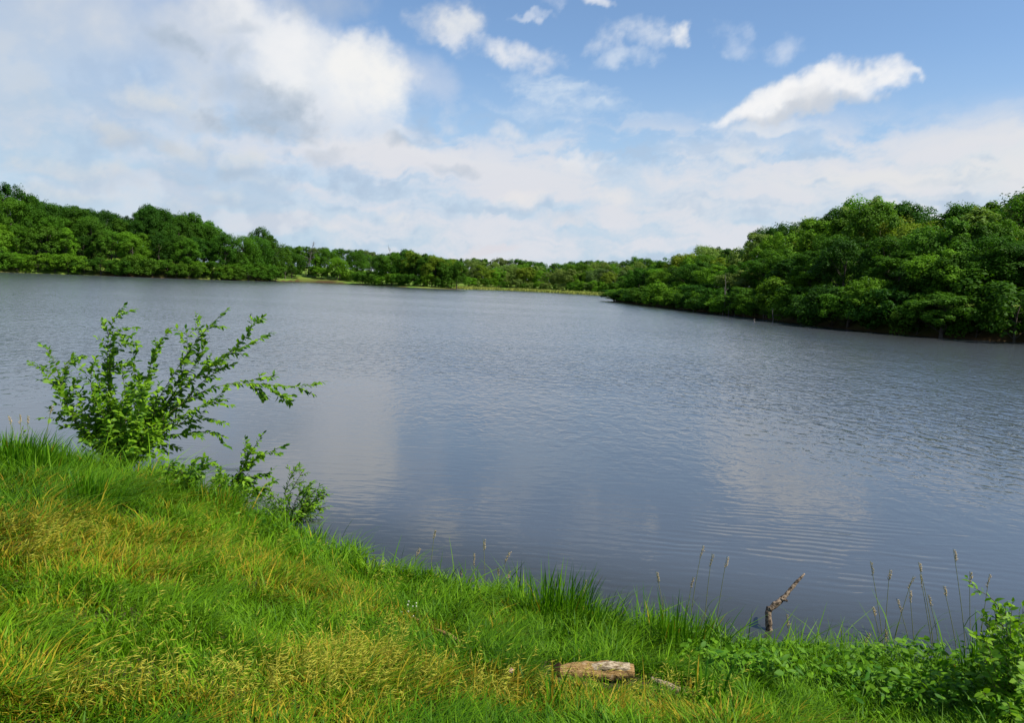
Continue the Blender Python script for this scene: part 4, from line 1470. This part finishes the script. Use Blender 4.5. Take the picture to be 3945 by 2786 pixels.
for k in range(50):
    a_, r_ = rng.uniform(0, 2 * PI), math.sqrt(rng.random())
    ex, ey = 820 + 350 * r_ * math.cos(a_), 745 + 290 * r_ * math.sin(a_)
    br.append(img_branch([((735 * 2 + ex) / 3 + rng.normal(0, 40), (1150 * 1.6 + ey) / 2.6), (ex, ey)], B0, D0, .5))
for k in range(14):
    ex, ey = rng.uniform(430, 1050), rng.uniform(880, 1080)
    br.append(img_branch([((735 + ex) / 2, ey + 20), (ex, ey)], B0, D0, .5))
leafy('leafy_shrub', 'big wild shrub on the left bank with long leafy branches reaching right', B0, br, .128, .56, 300, None, gap=.029, start=.25, twigs=4, tw_len=.36)

B1 = on_ground(*k4(1420, 1370))
D1 = (B1 - CAM) @ _F
br = [img_branch(p, B1, D1, .15) for p in ([(1500, 1130), (1560, 1050), (1645, 925)], [(1500, 1150), (1600, 1080), (1785, 995)], [(1400, 1220), (1370, 1140)], [(1370, 1250), (1320, 1210)],
                                        [(1480, 1230), (1560, 1190), (1690, 1195)], [(1480, 1270), (1580, 1230)], [(1440, 1240), (1500, 1170), (1570, 1110)], [(1390, 1290), (1330, 1250)],
                                        [(1500, 1290), (1600, 1280), (1720, 1220)], [(1450, 1280), (1470, 1200)])]
for k in range(12):
    ex, ey = rng.uniform(1300, 1640), rng.uniform(1170, 1340)
    br.append(img_branch([((1420 + ex) / 2, (1370 + ey) / 2), (ex, ey)], B1, D1, .25))
leafy('leafy_shrub', 'smaller shrub with two upright leafy shoots, right of the big shrub', B1, br, .105, .56, 160, None, gap=.026, start=.12, twigs=5, tw_len=.26)
B2 = on_ground(*k4(1120, 1330))
D2 = (B2 - CAM) @ _F
br = [img_branch(p, B2, D2, .15) for p in ([(1160, 1220), (1200, 1130), (1215, 1090)], [(1200, 1210), (1270, 1130), (1300, 1095)], [(1080, 1240), (1040, 1130), (1090, 1100)],
                                        [(1050, 1260), (980, 1160)], [(1140, 1250), (1180, 1190)], [(1080, 1280), (1010, 1230)], [(1150, 1290), (1230, 1270)], [(1100, 1290), (1110, 1200)])]
for k in range(12):
    ex, ey = rng.uniform(900, 1260), rng.uniform(1100, 1300)
    br.append(img_branch([((1120 + ex) / 2, (1330 + ey) / 2), (ex, ey)], B2, D2, .25))
leafy('leafy_shrub', 'low leafy sprout between the big shrub and the two-shoot shrub', B2, br, .10, .56, 110, None, gap=.026, start=.12, twigs=5, tw_len=.24)
B3 = on_ground(*k4(1830, 1500))
D3 = (B3 - CAM) @ _F
br = [img_branch(p, B3, D3, .15) for p in ([(1840, 1350), (1880, 1280), (1960, 1225)], [(1880, 1380), (1950, 1300), (1990, 1270)], [(1800, 1400), (1770, 1290), (1850, 1130)], [(1900, 1420), (2000, 1330), (2040, 1300)],
                                        [(1760, 1400), (1700, 1310), (1680, 1250)], [(1860, 1440), (1950, 1400), (2060, 1380)], [(1800, 1440), (1900, 1330), (1930, 1260)], [(1720, 1430), (1640, 1340)], [(1780, 1350), (1830, 1260), (1890, 1160)],
                                        [(1850, 1460), (1960, 1440), (2000, 1420)])]
for k in range(16):
    ex, ey = rng.uniform(1640, 2030), rng.uniform(1240, 1450)
    br.append(img_branch([((1830 + ex) / 2, (1500 + ey) / 2), (ex, ey)], B3, D3, .3))
leafy('willow_sapling', 'narrow-leaved sapling at the right end of the low bushes by the water', B3, br, .085, .28, 200, None, cat='sapling', gap=.015, start=.15, twigs=5, tw_len=.22)
# corner bush
B4 = on_ground(*c7(2235, 1330))
D4 = (B4 - CAM) @ _F
br = [img_branch(p, B4, D4, .12, c7) for p in ([(2200, 900), (2160, 640), (2080, 580), (2010, 545)], [(2250, 900), (2220, 720), (2230, 640)], [(2280, 900), (2290, 650)], [(2150, 1000), (2080, 850), (1990, 790)],
                                             [(2180, 950), (2100, 760), (2050, 700)], [(2150, 1080), (2060, 1000)], [(2200, 1080), (2150, 880)])]
for k in range(84):
    ex, ey = 2010 + rng.uniform(0, 1) ** .7 * 370, rng.uniform(650, 1270)
    br.append(img_branch([((2235 + ex) / 2, (1330 + ey) / 2 + 20), (ex, ey)], B4, D4, .3, c7))
leafy('leafy_shrub', 'dense bright green bush filling the bottom right corner', B4, br, .072, .56, 300, None, gap=.026, start=.3, twigs=2, tw_len=.16, tw_r=(.006, .0016))

# broad-leaved ground cover along the right bank: too many to count
mgc, g = material('weed_leaf')
tn = g.attr('tint')
finish(g, leaf_shader(g, g.mix(tn, (0.032, 0.120, 0.005), (0.150, 0.310, 0.012)), 0.55, 0.15, 0.36, (1.3, 1.3, .45)))
n = 8000
uu = 1560 + (2296 + 60 - 1560) * rng.random(n)
P, Dv, Uv, Sz = [], [], [], []
gxx, gyy = rng.uniform(1.0, 6.5, 60000), rng.uniform(3.6, 7.4, 60000)
gs = lake_sd(gxx, gyy)
zz_ = ground(gxx, gyy)
u_, v_, _ = project(np.stack([gxx, gyy, zz_ + .1], 1))
u_, v_ = u_ / 1.718, v_ / 1.718
den = sstep(u_, 1500, 1720) * sstep(gs, -.1, .05) * (1 - sstep(gs, 1.2, 1.75 + .6 * (fbm(gxx, gyy, 2, .5, 7) - .5))) * (.25 + .9 * sstep(fbm(gxx * 2, gyy * 2, 3, .5, 17), .35, .6))
gx2, gy2 = rng.uniform(-5.2, -.6, 60000), rng.uniform(6.0, 11.5, 60000)
gs2 = lake_sd(gx2, gy2)
z2 = ground(gx2, gy2)
u2 = project(np.stack([gx2, gy2, z2 + .1], 1))[0] / 1.718
den2 = .16 * sstep(u2, 330, 430) * sstep(u2, 760, 690) * sstep(gs2, -.1, .05) * (1 - sstep(gs2, .45, 1.0))
pick1 = np.where(rng.random(60000) < den)[0][:n]
pick2 = np.where(rng.random(60000) < den2)[0] + 60000
gxx, gyy, zz_, u_ = np.concatenate([gxx, gx2]), np.concatenate([gyy, gy2]), np.concatenate([zz_, z2]), np.concatenate([u_, u2])
pick = np.concatenate([pick1, pick2])
hgt = rng.uniform(.02, .21, len(pick)) * (1 + .7 * sstep(u_[pick], 1850, 2100)) * (.55 + .9 * fbm(gxx[pick] * 1.6, gyy[pick] * 1.6, 2, .5, 27))
A = Acc()
tl = []
LSH = [leaf_shape(.42, .25, .2), leaf_shape(.55, .15, .1), leaf_shape(.3, .35, .2)]
for j, i in enumerate(pick):
    V, Q, T = LSH[j % 3]
    a_ = rng.uniform(0, 2 * PI)
    M = frame(np.array([math.cos(a_), math.sin(a_), rng.uniform(-.5, .8)]), np.array([.2, -.3, 1.0]) + rng.normal(0, .6, 3))
    A.add((V * rng.uniform(.04, .088)) @ M.T + [gxx[i], gyy[i], zz_[i] + hgt[j]], Q, T)
    tl.append(np.full(len(V), rng.random()))
me = A.mesh('weeds', mgc)
fattr(me, 'tint', np.concatenate(tl))
link('weeds', me, kind='stuff', label='broad-leaved green weeds along the edge of the bank', category='weeds')

# a few leafy weeds one can pick out
for (u, v, h_, nl, lab) in ((c7(820, 940)[0], c7(820, 960)[1], .16, 9, 'leafy weed with broad pointed leaves right of the driftwood base'),
                            (c7(1800, 1230)[0], c7(1800, 1230)[1], .18, 10, 'tall leafy weed in the ground cover, left of the corner bush'),
                            (c6(1130, 1390 - 1080 + 1000)[0], 2230, .0, 0, ''),
                            (c6(950, 690)[0], c6(950, 690)[1], .20, 5, 'slim broad-leaved weed at the edge, bank left of centre'),
                            (c6(440, 490)[0], c6(440, 520)[1], .22, 8, 'leafy weed poking above the grass right of the sapling'),
                            (c6(290, 430)[0], c6(290, 480)[1], .20, 8, 'pale leafy weed beside the sapling at the water edge'),
                            (1150 / 1, 1975, .25, 10, 'bright leafy weed at the foot of the low sprouts'),
                            (c4x := 95, 1690, .22, 9, 'leafy weed in the grass at far left of the shrub')):
    if not nl:
        continue
    p = on_ground(u, v)
    br = [bend(p, p + np.array([rng.normal(0, .03), rng.normal(0, .03), h_]), 5, .05)]
    leafy('leafy_weed', lab, p - [0, 0, .02], br, .075, .40, 300, 'single leafy weeds on the bank', cat='weed', gap=h_ / nl, start=.15, twigs=0, tw_r=(.004, .002))

# ------------------------------------------------------------------ dead wood by the water
mdw, g = material('driftwood_bark')
pos = g.n('ShaderNodeTexCoord').outputs['Object']
n1 = g.noise(pos, 26, 5, .65)
n2 = g.noise(g.v('MULTIPLY', pos, (1, 1, .5)), 70, 4, .6)
cw = g.mix(g.smooth(n1, .40, .60), (0.030, 0.021, 0.014), (0.27, 0.20, 0.135))
cw = g.mix(g.smooth(n2, .60, .78), cw, (0.46, 0.38, 0.29))
finish(g, principled(g, cw, .85, .2, bump(g, g.m('ADD', n1, g.m('MULTIPLY', n2, .5)), .012)))
wl = on_ground(*c7(835, 785))
dw = CAM + ray(*c7(835, 785)) * (-CAM[2] / ray(*c7(835, 785))[2])
DD = (dw - CAM) @ _F


def gnarl(P, radii, sides=12, amp=.16, seed=1, nseg=30, scale=30):
    P = np.asarray(P, float)
    t = np.linspace(0, 1, nseg)
    PP = np.stack([np.interp(t, np.linspace(0, 1, len(P)), P[:, k]) for k in range(3)], 1)
    PP[1:-1] = (PP[:-2] + PP[1:-1] * 2 + PP[2:]) / 4
    V, Q = tube(PP, radii, sides)
    c = np.repeat(PP, sides, 0)
    d = V - c
    nz = fbm(V[:, 0] * scale + V[:, 2] * scale * .7, V[:, 1] * scale + V[:, 2] * scale, 3, .55, seed) - .5
    V = c + d * (1 + nz[:, None] * 2 * amp)
    caps = []
    V = np.concatenate([V, [PP[0], PP[-1]]])
    n_ = len(V)
    T = [(n_ - 2, (k + 1) % sides, k) for k in range(sides)] + [(n_ - 1, (nseg - 1) * sides + k, (nseg - 1) * sides + (k + 1) % sides) for k in range(sides)]
    return V, Q, T


mhol, g = material('hollow_dark')
finish(g, principled(g, (0.03, 0.015, 0.007), .95, .1))
e = bpy.data.objects.new('driftwood_branch', None)
COL.objects.link(e)
e.location = dw
e['label'], e['category'] = 'broken crooked dead branch sticking up out of the water near the bank', 'dead branch'
low = dw + np.array([.16, -.10, -.5])
pts = [low, dw, at_depth(*c7(832, 700), DD), at_depth(*c7(838, 652), DD + .01)]
A = Acc()
A.add(*gnarl(np.array(pts) - dw, [.042, .036, .034, .030], 12, .26, 1))
link('lower_limb', A.mesh('lower_limb', mdw), e)
pts2 = [at_depth(*c7(838, 668), DD), at_depth(*c7(880, 635), DD + .01), at_depth(*c7(930, 590), DD + .03), at_depth(*c7(985, 520), DD + .06), at_depth(*c7(1040, 463), DD + .08)]
A = Acc()
A.add(*gnarl(np.array(pts2) - dw, [.030, .033, .026, .020, .018, .008], 12, .3, 5, 36))
link('upper_limb', A.mesh('upper_limb', mdw), e)
A = Acc()
A.add(*gnarl(np.array([at_depth(*c7(905, 610), DD + .01), at_depth(*c7(935, 615), DD - .02), at_depth(*c7(942, 622), DD - .03)]) - dw, [.02, .010], 8, .2, 9, 8))
link('stub', A.mesh('stub', mdw), e)
mlg, g = material('rotten_log')
pos = g.n('ShaderNodeTexCoord').outputs['Object']
n1 = g.noise(g.v('MULTIPLY', pos, (4, 75, 75)), 1.0, 6, .65, .5)
n2 = g.noise(g.v('MULTIPLY', pos, (10, 60, 60)), 1.0, 5, .65)
n3 = g.noise(pos, 9, 3, .5)
cw = g.mix(g.smooth(n1, .3, .7), (0.22, 0.110, 0.032), (0.62, 0.41, 0.17))
cw = g.mix(g.smooth(n3, .60, .74), cw, (0.68, 0.57, 0.42))
cw = g.mix(g.smooth(n2, .60, .67), cw, (0.06, 0.03, 0.012))
finish(g, principled(g, cw, .9, .15, bump(g, g.m('SUBTRACT', n1, n2), .03)))
mpale, g = material('bleached_wood')
pos = g.n('ShaderNodeTexCoord').outputs['Object']
nb = g.noise(g.v('MULTIPLY', pos, (20, 90, 90)), 1.0, 5, .65)
finish(g, principled(g, g.mix(g.smooth(nb, .35, .65), (0.14, 0.09, 0.04), (0.58, 0.47, 0.32)), .9, .15, bump(g, nb, .02)))
e = bpy.data.objects.new('fallen_log', None)
COL.objects.link(e)
lg = np.array([LOGC[0], LOGC[1], gz(LOGC[0], LOGC[1])])
e.location = lg
e['label'], e['category'] = 'short thick rotten log with orange-tan wood lying in the grass', 'log'
dl = (lg - CAM) @ _F
W_ = lambda u, v, dz=0: at_depth(u, v, dl + dz) - lg + np.array([0, 0, .03])
A = Acc()
A.add(*gnarl([W_(2142, 2608), W_(2230, 2604, -.01), W_(2340, 2602, -.02), W_(2440, 2604, -.02)], [.050, .068, .069, .050], 22, .15, 21, 46, 26))
link('trunk', A.mesh('trunk', mlg, False), e)
A = Acc()
A.add(*gnarl([W_(2275, 2590, -.04), W_(2345, 2586, -.045), W_(2425, 2588, -.04)], [.030, .040, .030], 12, .10, 33, 22, 40))
link('bark_strip', A.mesh('bark_strip', mpale, False), e)
A = Acc()
A.add(*gnarl([W_(2200, 2628, -.05), W_(2280, 2632, -.06), W_(2360, 2628, -.05)], [.016, .022, .014], 9, .16, 35, 16, 40))
link('bark_strip', A.mesh('bark_strip', mlg, False), e)
A = Acc()
A.add(*gnarl([W_(2126, 2607, -.02), W_(2140, 2606, -.02), W_(2160, 2605, -.03)], [.022, .050, .060], 12, .35, 61, 8, 26))
link('hollow_end', A.mesh('hollow_end', mhol), e)  # solid cap; its dark colour stands in for the shaded hollow end
p = on_ground(2570, 2655)
dl2 = (p - CAM) @ _F
A = Acc()
A.add(*gnarl([at_depth(2510, 2622, dl2 + .1) - p, at_depth(2570, 2645, dl2) - p, at_depth(2640, 2672, dl2 - .05) - p], [.024, .030, .022], 10, .22, 41, 24, 45))
link('split_branch', A.mesh('split_branch', mpale), loc=p, label='pale grey split branch in the grass right of the rotten log', category='branch')
p = on_ground(1740, 2470)
A = Acc()
dl3 = (p - CAM) @ _F
A.add(*gnarl([at_depth(1665, 2435, dl3 + .12) - p + [0, 0, .03], at_depth(1730, 2466, dl3) - p + [0, 0, .04], at_depth(1775, 2492, dl3 - .1) - p + [0, 0, .03]], [.008, .018, .010], 9, .25, 43, 16, 14))
link('bark_piece', A.mesh('bark_piece', mlg), loc=p, label='tan strip of bark half hidden in the turf, bank centre', category='bark')
A = Acc()
p = on_ground(1600, 2400)
dl3 = (p - CAM) @ _F
A.add(*gnarl([at_depth(1570, 2385, dl3 + .08) - p + [0, 0, .02], at_depth(1605, 2402, dl3) - p + [0, 0, .03], at_depth(1640, 2418, dl3 - .05) - p + [0, 0, .02]], [.008, .014, .008], 9, .25, 47, 12, 14))
link('bark_piece', A.mesh('bark_piece', mlg), loc=p, label='small reddish piece of bark in the turf, further from the log', category='bark')

# small white clover flowers
mfl, g = material('white_petal')
finish(g, principled(g, (0.75, 0.75, 0.62), .6, .2))
mfp, g = material('pink_petal')
finish(g, principled(g, (0.62, 0.34, 0.36), .6, .2))


def flower(u, v, mat, size, lab):
    p = on_ground(u, v)
    e = bpy.data.objects.new('clover_flower', None)
    COL.objects.link(e)
    e.location = p
    e['label'], e['category'], e['group'] = lab, 'flower', 'small flowers in the turf'
    hgt = rng.uniform(.11, .17)
    A = Acc()
    st = bend((0, 0, 0), (rng.normal(0, .02), rng.normal(0, .02), hgt), 5, .1)
    A.add(*tube(st, [.0016, .0012], 4))
    link('stem', A.mesh('stem', M_STALK), e)
    n_ = 34
    d = unit(rng.normal(0, 1, (n_, 3)) + [0, 0, .5])
    V, Q = cards(st[-1] + d * size * .55, d + rng.normal(0, .4, (n_, 3)), np.full(n_, size), .45)
    link('blossom', new_mesh('blossom', V, quads=Q, mat=mat), e)


for i, (x, y) in enumerate([(624, 828), (636, 846), (645, 833), (666, 805), (690, 808), (714, 806), (722, 872), (734, 815)]):
    flower(*c6(x, y + 60), mfl, .008, f'{ordinal(i)} from left of the eight tiny white flowers at bank centre')
flower(*c6(1355, 1365), mfp, .022, 'single pink clover head in the turf left of the log')
